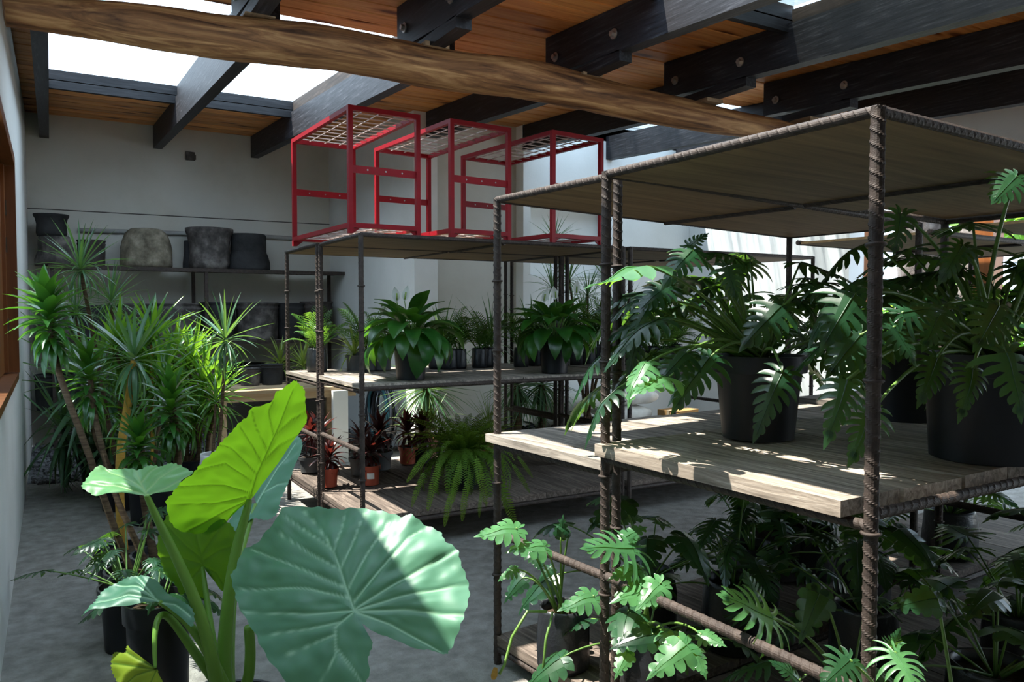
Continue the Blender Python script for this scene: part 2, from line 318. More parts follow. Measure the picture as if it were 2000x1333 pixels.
SY0, SY1, S1Y0, S1Y1 = 1.35, 3.68, 5.56, 8.95
NEAR = [.955, 2.0, 3.16, 4.29, 5.43, 6.56]; FAR = [-.08, 1.16, 2.36, 3.57, 4.80, 6.0, 7.1]
boards(XW-.1, 3.6, SY1, S1Y0); boards(3.6, 7.6, SY1, 5.75)
boards(XW-.1, 7.6, -2.1, SY0)
boards(XW-.1, 3.5, S1Y1, 11.1)
boards(2.44, 4.85, S1Y0, 8.15)
boards(4.385, 7.6, SY0, SY1)
boards(2.44, 3.5, 8.15, S1Y1)
boards(XW-.1, -.085, S1Y0, S1Y1)
def skylight(name, x0, x1, y0, y1, m, label, n, curbs=True):
    r = struct(thing(name, label, 'skylight', ((x0+x1)/2, y0, roof_z(y0)+.12))); del r['category']
    dy = .12
    for i in range(n):
        a, b = x0+(x1-x0)*i/n, x0+(x1-x0)*(i+1)/n
        mb = MB(); za, zb = roof_z(y0)+dy, roof_z(y1)+dy
        mb.add([(a,y0,za),(b,y0,za),(b,y1,zb),(a,y1,zb)], [(0,1,2,3)])
        wpart('pane', mb, m, r)
    if curbs:
        mb = MB(); z = roof_z(y1); mb.box((x0,y1,z-.06),(x1,y1+.05,z+.12)); wpart('curb', mb, BLACKWOODX, r)
        mb = MB(); z = roof_z(y0); mb.box((x0,y0-.05,z+.026),(x1,y0,z+.12)); wpart('curb', mb, BLACKWOODX, r)
    return r
skylight('window_2', -.03, 2.44, S1Y0, S1Y1, PANE, 'bright white roof skylight above the tall plants', 2)
skylight('window_3', XW-.05, 3.16, SY0, SY1, PANE, 'roof skylight over the front of the nearest rack', 3)
skylight('window_4', 3.16, 4.34, SY0, SY1, PANE_DIRTY, 'dirty bluish roof skylight at top right', 1)
skylight('window_5', 4.85, 7.4, 5.75, 7.95, PANE_STREAK, 'roof skylight before the white side wall', 2)

# rafters
ords = ['first','second','third','fourth','fifth','sixth','seventh']
def kerb(r, x0, x1, y0, y1, hh, m):
    mb = MB(); za, zb = roof_z(y0), roof_z(y1)
    mb.add([(x0,y0,za),(x1,y0,za),(x1,y1,zb),(x0,y1,zb),(x0,y0,za+hh),(x1,y0,za+hh),(x1,y1,zb+hh),(x0,y1,zb+hh)], [(3,2,1,0),(4,5,6,7),(0,1,5,4),(1,2,6,5),(2,3,7,6),(3,0,4,7)]); wpart('kerb', mb, m, r)
def rafter(xl, y0, y1, label, near, group):
    r = thing('rafter', label, 'rafter', (xl+.05, (y0+y1)/2, roof_z((y0+y1)/2)-.3), 0, group)
    d = .285; wd = .10
    mb = MB(); ch = .02
    for q in (0,):
        za0, zb0 = roof_z(y0), roof_z(y1)
        mb.add([(xl,y0,za0-d),(xl+wd,y0,za0-d),(xl+wd,y1,zb0-d),(xl,y1,zb0-d),(xl,y0,za0-.002),(xl+wd,y0,za0-.002),(xl+wd,y1,zb0-.002),(xl,y1,zb0-.002)],
               [(3,2,1,0),(4,5,6,7),(0,1,5,4),(1,2,6,5),(2,3,7,6),(3,0,4,7)])
    wpart('beam', mb, BLACKWOOD, r)
    if near:
        mb = MB(); mb.box((xl,4.05,roof_z(4.3)-d-.075),(xl+wd,4.72,roof_z(4.3)-d-.004)); wpart('bolster', mb, BLACKWOOD, r)
        for yb in (4.78, 4.1):
            zc = roof_z(yb)-.17
            wpart('bolt', MB().tube([(xl-.004,yb,zc),(xl-.012,yb,zc)], .034, 12).tube([(xl-.012,yb,zc),(xl-.034,yb,zc)], .019, 6), STEEL, r)
        wpart('wedge_block', MB().box((xl-.03,4.40,LOGTOP(xl)),(xl+.13,4.60,roof_z(4.3)-d-.076)), BLOCKWOOD, r)
    else:
        # stacked kerb timbers over the far rafters beside the skylight
        if xl in (FAR[1], FAR[2]): kerb(r, xl+.015, xl+.085, 5.62, 8.9, .115, KERBWOOD if xl == FAR[2] else BLACKWOOD)
    if near and xl == NEAR[0]: kerb(r, xl+.01, xl+.09, 1.42, 3.66, .10, BLACKWOOD)  # unseen kerb added to block a second sun strip on the plank shelf
    if near and xl == NEAR[3]: kerb(r, xl+.01, xl+.09, 1.42, 3.66, .085, KERBWOOD); kerb(r, xl+.003, xl+.010, 2.3, 3.0, .016, BLOCKWOOD)
    return r
LOGC = [atY(8,22,4.5), atY(260,50,4.5), atY(500,78,4.5), atY(760,115,4.5), atY(1000,153,4.5), atY(1220,198,4.5), atY(1430,240,4.5), atY(1545,262,4.5)]
LOGR = [.066,.105,.118,.122,.128,.118,.100,.085]
def LOGTOP(x):
    for i in range(len(LOGC)-1):
        if LOGC[i].x <= x <= LOGC[i+1].x:
            t = (x-LOGC[i].x)/(LOGC[i+1].x-LOGC[i].x); return LOGC[i].z+(LOGC[i+1].z-LOGC[i].z)*t + LOGR[i]*(1-t)+LOGR[i+1]*t - .012
    return LOGC[-1].z + .08
for i, x in enumerate(NEAR):
    rafter(x, -2.0, 4.92, 'black roof rafter on the near side of the log, %s from left' % ords[i], i < 5, 'near roof rafters')
for i, x in enumerate(FAR):
    y1 = 11.05 if i < 3 else (7.97 if i < 6 else 7.9)
    rafter(x, 5.0 if i else 4.2, y1, 'black roof rafter on the far side of the log, %s from left wall' % ords[i], False, 'far roof rafters')
# log
lg = MB(); pts = []; rr = []
NS = 60
for i in range(NS+1):
    t = i/NS*(len(LOGC)-1); k = min(int(t), len(LOGC)-2); q = t-k
    p = LOGC[k].lerp(LOGC[k+1], q); r_ = LOGR[k]*(1-q)+LOGR[k+1]*q
    pts.append(p + Vector((0, .012*sin(i*.5), .010*sin(i*.37)))); rr.append(r_)
lg.tube(pts, rr, 20)
vs = []
for i, v in enumerate(lg.v):
    c = pts[min(i//20, NS)]; d = Vector(v)-c; n_ = noise.noise(Vector((v[0]*1.4, v[1]*9, v[2]*9)))*.10 + noise.noise(Vector((v[0]*6, v[1]*22, v[2]*22)))*.05
    vs.append(tuple(c + d*(1+n_)))
lg.v = vs
logo = thing('round_log', 'rough round timber log spanning under the black rafters', 'log', (2.4,4.5,2.95))
wpart('trunk', lg, LOGWOOD, logo, True)
# ------------------------------------------------------------------ rebar
RC = {}
def rebar_mesh(L, r, n, step, pitch=.033):
    key = (round(L,2), r, n, step)
    if key in RC: return RC[key]
    L = round(L,2); m = max(2, int(L/step)); vs = []
    for i in range(m+1):
        z = L*i/m
        for k in range(n):
            th = 2*pi*k/n; half = th/pi % 2
            ph = z/pitch + (half*.9 if half < 1 else (2-half)*.9)
            c = max(0, cos(2*pi*ph)); q = r*(1 + .15*c**5)
            if k % (n//2) == 0: q = max(q, r*1.09)
            vs.append((q*cos(th), q*sin(th), z))
    fs = [(i*n+k, i*n+(k+1)%n, (i+1)*n+(k+1)%n, (i+1)*n+k) for i in range(m) for k in range(n)]
    fs += [tuple(range(n))[::-1], tuple(m*n+k for k in range(n))]
    mb = MB(); mb.v = vs; mb.f = fs; me = mb.mesh('rebar', False); me.materials.append(RUST); RC[key] = me; return me
def rebar(name, a, b, r, root, lod, roll=0):
    a, b = Vector(a), Vector(b); z = b-a; L = z.length; z.normalize()
    x = Vector((0,1,0)) if abs(z.z) > .5 else Vector((0,0,1)); x = (x - z*x.dot(z)).normalized(); y = z.cross(x)
    M = Matrix(((x.x,y.x,z.x,a.x),(x.y,y.y,z.y,a.y),(x.z,y.z,z.z,a.z),(0,0,0,1)))
    n, st = ((16,.0037),(10,.0082),(8,.0082))[lod]
    return link(name, rebar_mesh(L, r, n, st), None, root, M @ Matrix.Rotation(roll, 4, 'Z'))
COLLAR = None
def collar(root, x, y, z, r):
    global COLLAR
    if COLLAR is None:
        mb = MB(); n, k = 18, 6
        vs = [((1+.25*cos(2*pi*j/k))*cos(2*pi*i/n), (1+.25*cos(2*pi*j/k))*sin(2*pi*i/n), .25*sin(2*pi*j/k)) for i in range(n) for j in range(k)]
        fs = [(i*k+j, ((i+1)%n)*k+j, ((i+1)%n)*k+(j+1)%k, i*k+(j+1)%k) for i in range(n) for j in range(k)]
        mb.add(vs, fs); COLLAR = mb.mesh('collar', True); COLLAR.materials.append(RUST)
    return link('collar', COLLAR, None, root, Matrix.Translation((x,y,z)) @ Matrix.Rotation(U(-.06,.06),4,'X') @ Matrix.Rotation(U(-.08,.08),4,'Y') @ Matrix.Scale(r*1.22,4))
def slab(name, lo, hi, m, root, jit=.004, notch=0):
    mb = MB(); x0,y0,z0 = lo; x1,y1,z1 = hi
    e = [U(-jit,jit) for _ in range(8)]
    vs = [(x0+e[0],y0+e[1],z0),(x1+e[2],y0+e[3],z0),(x1+e[4],y1+e[5],z0),(x0+e[6],y1+e[7],z0)]
    vs += [(a,b,z1) for a,b,_ in vs]
    mb.add(vs, [(3,2,1,0),(4,5,6,7),(0,1,5,4),(1,2,6,5),(2,3,7,6),(3,0,4,7)])
    return link(name, mb.mesh(name), m, root)
WX = 2.12
def rack(label, P, ang, ly, zt, zm, zb, zbar, lod, midmat, midover=(0,0), r=.0168, ztb=None, bars=True, botm=None, midw=.27, mth=.035, midx=None, topsplit=None, collars=None, wx=WX, bots=True, fronts=True):
    t = thing('rebar_rack', label, 'rack', (P[0],P[1],0), ang, 'welded rebar racks')
    ztb = zt if ztb is None else ztb
    for (x, y, z) in ((0,0,zt),(0,ly,zt),(wx,0,ztb),(wx,ly,ztb)):
        if x == 0 and not fronts: continue
        l2 = lod if x == 0 else max(1, lod)
        rebar('post', (x,y,.0), (x,y,z), r, t, l2, U(0,.6))
        for cz in (collars or (1.74, 1.44, .86, .36)): collar(t, x, y, cz+U(-.03,.03), r)
    for z0, z1 in ((zt-.004, ztb-.004), (zm-mth-.02, zm-mth-.02), (zb-.06, zb-.06)):
        rr = r*.8
        if z0 < .9 and not bots: continue
        if fronts: rebar('rail', (0,.0,z0), (0,ly,z0), rr, t, lod)
        rebar('rail', (wx,0,z1), (wx,ly,z1), rr, t, max(1,lod))
        rebar('rail', (0,.0,z0+(mth*.7 if .9 < z0 < 1.5 else 0)), (wx,0,z1+(mth*.7 if .9 < z0 < 1.5 else 0)), rr, t, max(0 if lod == 0 and z0 < 1.5 else 1,lod)); rebar('rail', (0,ly,z0), (wx,ly,z1), rr, t, max(1,lod))
        if z0 > 1.5: rebar('rail', (wx*.5,.0,(z0+z1)/2-.01), (wx*.5,ly,(z0+z1)/2-.01), rr, t, max(1,lod))
    if bars:
        rebar('brace_bar', (0,0,zbar), (0,ly,zbar), r*.95, t, lod); rebar('brace_bar', (wx,0,zbar), (wx,ly,zbar), r*.95, t, max(1,lod))
    # top sheets
    xs = topsplit or [.012, wx*.5, wx-.01]
    for a, b in zip(xs[:-1], xs[1:]):
        za = zt + (ztb-zt)*a/wx; zc = zt + (ztb-zt)*b/wx; off = U(.0,.006) + (.022 if topsplit and len(topsplit) > 2 and a > 1 else 0); a += .13 if topsplit and len(topsplit) > 2 and a > 1 else 0
        mb = MB(); y0, y1 = .012, ly-.012
        vs = [(a+.004,y0,za-.016+off),(b-.004,y0,zc-.016+off),(b-.004,y1,zc-.016+off),(a+.004,y1,za-.016+off)]
        vs += [(x,y,z+.014) for x,y,z in vs]
        mb.add(vs, [(3,2,1,0),(4,5,6,7),(0,1,5,4),(1,2,6,5),(2,3,7,6),(3,0,4,7)])
        link('plywood_sheet', mb.mesh('plywood_sheet'), PLY, t)
    # middle shelf planks run along y
    x = midx if midx is not None else -.02; i = 0
    while x < wx-.05:
        wd = midw*U(.9,1.1); x2 = min(x+wd, wx)
        if wx-x2 < .1: x2 = wx
        dz = U(-.004,.004)
        slab('shelf_plank', (x+.002, -midover[0]+U(0,.01), zm-mth+dz), (x2-.002, ly+midover[1]-U(0,.01), zm+dz), midmat, t); x = x2
    if bots:
        x = -.01
        while x < wx-.05:
            x2 = min(x+.36*U(.9,1.1), wx)
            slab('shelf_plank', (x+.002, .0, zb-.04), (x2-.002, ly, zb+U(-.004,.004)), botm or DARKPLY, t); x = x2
    return t
rackB = rack('nearest brown rebar rack, thick plank middle shelf and plywood top', (1.72,1.205), radians(1.5), 1.035, 2.085, 1.135, .14, .655, 0, PLANKW, (-.045,.015), ztb=2.045, mth=.042, midx=-.045, collars=(1.77,1.45,1.03,.56), topsplit=[.012,1.40,2.11])
rackA = rack('brown rebar rack abutting the far side of the nearest rack', (1.79,2.30), radians(5), .78, 2.10, 1.05, .13, .60, 0, GREYPLY, (.0,.03), ztb=2.055, mth=.035, midx=-.05, collars=(1.74,1.40,.42,.80), topsplit=[.012,2.11])
mcol = (1.75,1.45,.92,.5)
rackM1 = rack('rebar rack carrying the front feet of the red frames, peace lilies on it', (1.72,4.86), 0, .875, 2.095, 1.125, .26, .69, 1, GREYPLY, (0,.0), mth=.026, collars=mcol, midw=.6)
rackM2 = rack('rebar rack behind the peace lily rack, left half under the red frames', (1.72,5.81), 0, .885, 2.10, 1.095, .25, .65, 1, GREYPLY, (0,0), mth=.026, collars=mcol, midw=.6)
rackM3 = rack('rebar rack right of the peace lily rack, seen through front posts', (3.91,4.86), 0, .875, 2.095, 1.125, .26, .66, 2, GREYPLY, (0,0), mth=.026, collars=mcol, midw=.6)
rackM4 = rack('rebar rack at the far right corner of the middle row', (3.91,5.81), 0, .885, 2.10, 1.095, .25, .66, 2, GREYPLY, (0,0), mth=.026, collars=mcol, midw=.6)
rackC = rack('rebar rack hidden deep behind the nearest rack on the right', (3.95,1.33), radians(2), .95, 2.03, 1.12, .14, .65, 2, GREYPLY, (0,0), collars=mcol, fronts=False, bars=False)
rackD = rack('rebar rack deep behind, near the white side wall', (3.98,2.48), radians(4), .80, 2.02, 1.08, .14, .62, 2, GREYPLY, (0,0), collars=mcol, fronts=False, bars=False)

# ------------------------------------------------------------------ red metal frames
def red_frame(label, x, y, rz):
    t = thing('red_metal_frame', label, 'frame', (x,y,2.116), rz, 'red wire frames on the rack')
    W, L, Ht, q = .49, 1.22, .84, .032
    for a in (0, W):
        for b in (0, L): link('post', MB().box((a-q/2,b-q/2,0),(a+q/2,b+q/2,Ht)).mesh('post'), RED, t)
    for z in (.055, Ht-q/2):
        for a in (0, W): link('rail', MB().box((a-q/2,q/2,z-q/2),(a+q/2,L-q/2,z+q/2)).mesh('rail'), RED, t)
        for b in (0, L): link('rail', MB().box((q/2,b-q/2,z-q/2),(W-q/2,b+q/2,z+q/2)).mesh('rail'), RED, t)
        for k in range(1, 4): link('wire', MB().tube([(W*k/4,.0,z+.006),(W*k/4,L,z+.006)], .0042, 5).mesh('wire'), WIRE, t)
        for k in range(1, 11): link('wire', MB().tube([(0,L*k/11,z-.002),(W,L*k/11,z-.002)], .0042, 5).mesh('wire'), WIRE, t)
    for b in (0, L):
        cb = link('crossbar', MB().box((q/2,b-.006,.40),(W-q/2,b+.006,.45)).mesh('crossbar'), RED, t)
        for a in (.12,.25,.37): link('rivet', MB().tube([(a,b-.006,.425),(a,b-.011,.425)], .006, 6).mesh('rivet'), STEEL, cb)
        for a in (0, W):
            s = 1 if a == 0 else -1; c = 1 if b == 0 else -1
            link('gusset', MB().add([(a+s*q/2,b-.003,0),(a+s*q/2+s*.05,b-.003,.038),(a+s*q/2,b-.003,.038),(a+s*q/2,b+.003,0),(a+s*q/2+s*.05,b+.003,.038),(a+s*q/2,b+.003,.038)],[(0,1,2),(3,5,4),(0,3,4,1),(1,4,5,2),(2,5,3,0)]).mesh('gusset'), RED, t)
red_frame('red metal frame with wire grids, leftmost of the three on top', 1.72, 5.06, radians(2.0))
red_frame('red metal frame with wire grids, middle of the three on top', 2.46, 5.06, radians(4.5))
red_frame('red metal frame with wire grids, rightmost of the three on top', 3.27, 4.99, radians(6.5))

# ------------------------------------------------------------------ leaf meshes
def strap(name, bend, wid, n=6, fold=.25, wave=0, tipw=.06, basew=.55):
    mb = MB(); x = y = z = 0; vs = []
    a = 0
    for i in range(n+1):
        t = i/n; wv = wid*(basew + (1-basew)*sin(min(1,t*2.2)*pi/2)) * (1 - max(0,(t-.35)/.65)**1.7*(1-tipw))
        vs += [(-wv/2, y, z+wv*fold), (0, y, z), (wv/2, y, z+wv*fold)]
        a = -bend*(t**.9); y += cos(a)/n; z += sin(a)/n
    fs = [(3*i+k, 3*i+k+1, 3*i+k+4, 3*i+k+3) for i in range(n) for k in (0,1)]
    mb.add(vs, fs); return mb.mesh(name, True)
def lobed(name, n=6, W=.95, droop=.45, seed=0, back=.32, lob=.72, thin=.62, curl=.3, ripple=.012):
    """deeply lobed leaf: joint at origin, tip near (0,1,0), lobes as curved fingers, all curling down"""
    rnd = random.Random(seed); mb = MB()
    def prof(t): return W/2*(1-.80*max(0,t)**1.15)
    def put(x, y, e=0):
        d2 = x*x*1.1 + max(0,y)**2*.6 + (min(0,y)**2)*.5
        return (x, y, -droop*d2 - .08*abs(x) - curl*e*e + ripple*sin(9*y+7*abs(x)+seed))
    ts = [i/n for i in range(n+1)]
    for s in (-1, 1):
        inn = [Vector((s*(max(.030, prof(t)*(1-lob)*.9) if i < n else .022), t*.9)) for i, t in enumerate(ts)]
        vs = []
        for i, t in enumerate(ts): vs += [put(0, t*.9), put(inn[i].x*.5, t*.9), put(inn[i].x, inn[i].y)]
        f_ = [(3*i+k, 3*i+k+1, 3*i+k+4, 3*i+k+3) for i in range(n) for k in (0,1)]
        mb.add(vs, f_ if s > 0 else [q[::-1] for q in f_])
        L0 = [(inn[i], inn[i+1], 100-78*(i+.5)/n + rnd.uniform(-6,6), prof((i+.5)/n)*lob*1.25) for i in range(n)]
        c0 = Vector((s*.006, -.01))
        L0.insert(0, (c0+Vector((0,-.0)), inn[0], 132, prof(0)*lob*1.12)); L0.insert(0, (c0+Vector((-s*.004,-.012)), inn[0]*.75+Vector((0,-.008)), 166, W*.5*back*1.9))
        for j, (a, b, ang, ln) in enumerate(L0):
            ln *= rnd.uniform(.78,1.14); c = (a+b)/2; hw = (b-a).length/2; wl = max(hw, .04)*thin; rows = [(a, c, b)]; m = 5
            for q in range(1, m+1):
                t = q/m; aa = radians(ang + 14 - 46*t); d0 = Vector((s*sin(radians(ang+14)), cos(radians(ang+14)))); d = Vector((s*sin(aa), cos(aa)))
                c2 = c + d0*ln*t*.5 + d*ln*t*.5; ww = wl*(1+.30*sin(pi*t*.9))*(1-.93*max(0,(t-.45)/.55)**2.2)
                e = Vector((-d.y, d.x)); e = -e if e.dot(b-a) < 0 else e
                rows.append((c2-e*ww, c2, c2+e*ww))
            vs = []
            for q, rw in enumerate(rows):
                for k, p in enumerate(rw):
                    x_, y_, z_ = put(*p, e=q/m*ln); vs.append((x_, y_, z_-(.012 if k == 1 and q else 0)))
            f_ = [(3*q+k, 3*q+k+1, 3*q+k+4, 3*q+k+3) for q in range(m) for k in (0,1)]
            mb.add(vs, f_)
    vs = []
    for q in range(6):
        t = q/5; y = .82+.24*t; wv = .05*(1+.3*sin(pi*t))*(1-.95*t**2.2)
        vs += [put(-wv,y), put(0,y), put(wv,y)]
    mb.add(vs, [(3*q+k, 3*q+k+1, 3*q+k+4, 3*q+k+3) for q in range(5) for k in (0,1)])
    mr = [Vector(put(0, t))+Vector((0,0,.006)) for t in [i/8*.95 for i in range(9)]]
    mb.tube(mr, [.012-.0011*i for i in range(9)], 4, False)
    return mb.mesh(name, True)
def lance(name, W=.42, droop=.6, seed=0):
    mb = MB(); n = 9; vs = []; y = z = 0
    for i in range(n+1):
        t = i/n; wv = W/2*sin(pi*min(1,t*.97+.03)**.8)**.9*(1 if t < .8 else 1-.15*(t-.8)/.2)
        if i == n: wv = .004
        for k in (-1,-.5,0,.5,1): vs.append((k*wv, y, z + abs(k)*wv*.35*(1-t*.4) - (.02 if k == 0 else 0) + .012*sin(12*t+seed)*abs(k)))
        a = -droop*2.0*t**1.2; y += cos(a)/n; z += sin(a)/n
    fs = [(5*i+k, 5*i+k+1, 5*i+k+6, 5*i+k+5) for i in range(n) for k in range(4)]
    mb.add(vs, fs); return mb.mesh(name, True)
def pinnate(name, pairs=12, ll=.32, lw=.05, droop=.9, ang=55, start=.15, stem=.012):
    mb = MB(); n = 14; pts = []; y = z = 0; tg = []
    for i in range(n+1):
        t = i/n; a = -droop*t**1.3; pts.append(Vector((0,y,z))); tg.append(Vector((0,cos(a),sin(a)))); y += cos(a)/n; z += sin(a)/n
    mb.tube(pts, [stem*(1-.75*i/n) for i in range(n+1)], 4, False)
    for j in range(pairs):
        t = start+(1-start)*(j+.5)/pairs; k = min(int(t*n), n-1); q = t*n-k; p = pts[k].lerp(pts[k+1], q); d = tg[k]
        L = ll*(sin(pi*(.12+.86*(t-start)/(1-start)))**.6)
        upv = Vector((1,0,0)).cross(d)
        for s in (-1,1):
            an = radians(ang*(1-.35*t)); dr = (d*cos(an) + Vector((s,0,0))*sin(an)).normalized(); sd = d*lw*.5
            m1 = p + dr*L*.5 + upv*L*.10; e = p + dr*L - upv*L*.12
            vs = [p-sd*.6, p+sd*.6, m1+sd, m1-sd, e]
            mb.add(vs, [(0,1,2,3),(3,2,4)])
    return mb.mesh(name, True)
LEAF = {}
def variants(key, ms, m):
    for me in ms: me.materials.append(m)
    LEAF[key] = ms
def recol(key, src, m):
    ms = []
    for me in LEAF[src]:
        c = me.copy(); c.materials.clear(); c.materials.append(m); ms.append(c)
    LEAF[key] = ms
variants('philo', [lobed('leaf', 6, .98, .35, 1), lobed('leaf', 7, .92, .6, 2), lobed('leaf', 6, 1.05, .2, 3), lobed('leaf', 7, .80, .8, 4)], L_PHILO)
variants('philo_pale', [lobed('leaf', 5, 1.0, .3, 11, lob=.64, thin=.80, ripple=.03), lobed('leaf', 5, .92, .6, 12, lob=.60, thin=.82, ripple=.035), lobed('leaf', 4, 1.0, .4, 13, lob=.62, thin=.78, ripple=.03), lobed('leaf', 6, .85, .7, 14, lob=.66, thin=.74, ripple=.03)], L_PHILO_PALE)
variants('philo_fan', [lobed('leaf', 6, 1.25, .15, 21, back=.45, lob=.80, thin=.52), lobed('leaf', 7, 1.2, .3, 22, back=.45, lob=.78, thin=.55)], L_PHILO_PALE)
variants('philo_round', [lobed('leaf', 5, .95, .35, 5, lob=.5, thin=.86), lobed('leaf', 4, .88, .55, 6, lob=.45, thin=.9), lobed('leaf', 5, .9, .7, 8, lob=.52, thin=.85)], L_PHILO)
recol('philo_round_pale', 'philo_round', L_PHILO_PALE)
variants('compact', [strap('leaf', .5, .26, 5, .22, basew=.7), strap('leaf', .9, .24, 5, .25, basew=.7), strap('leaf', 1.4, .25, 6, .25, basew=.7)], L_COMPACT)
variants('marg', [strap('leaf', .25, .045, 6, .3), strap('leaf', .7, .045, 7, .3), strap('leaf', 1.3, .05, 8, .3)], L_MARG)
variants('reflex', [strap('leaf', .35, .085, 6, .25), strap('leaf', .8, .085, 7, .25), strap('leaf', 1.5, .09, 8, .25)], L_REFLEX)
recol('varieg', 'reflex', L_VARIEG); recol('brown', 'marg', L_BROWN); recol('grassy', 'marg', L_GRASSY)
variants('cordy', [strap('leaf', .5, .24, 5, .2, basew=.35), strap('leaf', 1.0, .23, 6, .2, basew=.35), strap('leaf', 1.6, .24, 6, .2, basew=.35)], L_CORDY)
variants('spath', [lance('leaf', .40, .45, 0), lance('leaf', .44, .65, 1), lance('leaf', .38, .9, 2)], L_SPATH)
variants('palm', [pinnate('frond', 14, .30, .032, .6), pinnate('frond', 13, .32, .034, 1.0), pinnate('frond', 15, .28, .032, 1.4)], L_PALM)
variants('fern', [pinnate('frond', 24, .095, .026, .9, 78, .05, .007), pinnate('frond', 25, .09, .025, 1.5, 78, .05, .007), pinnate('frond', 24, .09, .026, 2.2, 78, .05, .007)], L_FERN)

# ------------------------------------------------------------------ plant pieces
def pot_mesh(rt_, rb, h, rim=True, n=26):
    p = [(0,.004),(rb,0.0),(rb*1.0,.006)]
    if rim: p += [(rt_*.90-(rt_-rb)*.10, h*.79),(rt_*.90-(rt_-rb)*.09, h*.795),(rt_*.985, h*.80),(rt_*1.01, h),(rt_*.93, h),(rt_*.90,h*.90)]
    else: p += [(rt_, h),(rt_*.95, h),(rt_*.93,h*.9)]
    p += [(0,h*.90)]
    return MB().lathe(p, n)
POTC = {}
def pot(root, rt_, rb, h, m=None, rim=True, soil=True, lab=None):
    m = m or POTBLACK; key = (rt_, rb, h, m.name, rim)
    if key not in POTC:
        a = pot_mesh(rt_, rb, h, rim).mesh('pot', True); a.materials.append(m)
        sb = MB().lathe([(rt_*.92,h*.885),(rt_*.5,h*.93),(.0,h*.935)], 18, wob=.03).mesh('soil', True); sb.materials.append(SOIL)
        try: a.set_sharp_from_angle(angle=radians(35))
        except Exception: pass
        POTC[key] = (a, sb)
    o = link('pot', POTC[key][0], None, root); link('soil', POTC[key][1], None, root); return o
def bag(root, r, h, n=22, m=None):
    key = ('bag', r, h, m.name if m else '')
    if key not in POTC:
        mb = MB(); p = [(.001,.0),(r*.93,.0),(r,.02),(r*1.03,h*.35),(r*.99,h*.7),(r*.93,h*.93),(r*.9,h),(r*.84,h*.99),(r*.84,h*.82)]
        mb.lathe(p, n, wob=.10); a = mb.mesh('grow_bag', True); a.materials.append(m or BAGBLACK)
        sb = MB().lathe([(r*.9,h*.83),(.0,h*.86)], 16).mesh('soil', True); sb.materials.append(SOIL); POTC[key] = (a, sb)
    link('grow_bag', POTC[key][0], None, root); link('soil', POTC[key][1], None, root)
def put(name, me, root, p, y, upv, s, sx=1.0):
    """p, y and upv are in the space of the root"""
    return link(name, me, None, root, basis(p, y, upv, s, sx))
def rosette(root, c, axis, n, L, key, stem=.0, e0=82, e1=-15, rnd=8, name='leaf', expo=.8, wvar=1.0, az0=None, xmin=None):
    axis = Vector(axis).normalized(); ax = axis.orthogonal().normalized(); ay = axis.cross(ax); ms = LEAF[key]; a0 = U(0,6) if az0 is None else az0
    for i in range(n):
        t = i/max(1,n-1); az = a0 + i*2.39996; e = radians(e0+(e1-e0)*t**expo + U(-rnd,rnd))
        h = ax*cos(az)+ay*sin(az); d = h*cos(e)+axis*sin(e); u = axis*cos(e)-h*sin(e)
        if xmin is not None:
            x0 = (loc_of(root)+c).x
            if x0+d.x*L < xmin:
                d.x = (xmin-x0)/L; d.normalize()
        me = ms[min(len(ms)-1, int(t*len(ms)*.999))]
        put(name, me, root, c - axis*stem*t + h*.008, d, u, L*U(.8,1.08)*(.72+.28*sin(pi*min(1,t+.25))), wvar*U(.85,1.15))
def tube_part(name, pts, rad, m, root, n=7, smooth=True):
    return link(name, MB().tube(pts, rad, n).mesh(name, smooth), m, root)
SM = {}
def philo(root, crown, n, plen, lsize, key, azr=(0, 2*pi), elev=(25, 80), droop=.25, stalk=.006, lean=None):
    ms = LEAF[key]
    for i in range(n):
        az = azr[0] + (azr[1]-azr[0])*((i*.618034) % 1.0) + U(-.15,.15); e = radians(elev[0] + (elev[1]-elev[0])*((i*.754877) % 1.0)); L = U(*plen)
        h = Vector((cos(az), sin(az), 0)); c = Vector(crown) + h*U(.0,.03)
        p1 = c + (h*cos(e)+ZV*sin(e))*L*.62; p2 = c + h*(cos(e)*L*1.02) + ZV*(sin(e)*L - droop*L*cos(e))
        tube_part('stalk', bez(c, p1, p2, 6), [stalk*(1-.07*k) for k in range(7)], L_STALK, root, 5)
        d = (p2-p1).normalized(); d = (d*.45 + h*.75 + Vector((U(-.3,.3),U(-.3,.3),-U(.15,.75)))).normalized()
        put('leaf', ms[int(R()*len(ms))], root, p2, d, ZV + h*.35 + Vector((U(-.4,.4),U(-.4,.4),0)), U(*lsize))
def hero(root, joint, tip, base, key, vi=0, nrm=None, r0=.007, sag=.15, wx=1.0):
    """one leaf placed joint to tip (world points); base is where its stalk starts"""
    inv = Matrix.Translation(-loc_of(root)); j, t, b = inv @ Vector(joint), inv @ Vector(tip), inv @ Vector(base)
    s = (t-j).length; n_ = nrm if nrm is not None else (ZV*.7 - fw*.6)
    mid = (b+j)/2 + Vector((0,0,sag))
    tube_part('stalk', bez(b, mid, j, 8), [r0*(1-.06*k) for k in range(9)], L_STALK, root, 6)
    me = LEAF[key][vi % len(LEAF[key])]
    # the mesh curls down: aim its chord at the tip
    tv = max(me.vertices, key=lambda q: q.co.y); ch = Vector((0, tv.co.y, tv.co.z)); k = s/ch.length
    M = basis(j, t-j, n_, k, wx); a = atan2(-ch.z, ch.y)
    link('leaf', me, None, root, M @ Matrix.Rotation(a, 4, 'X'))
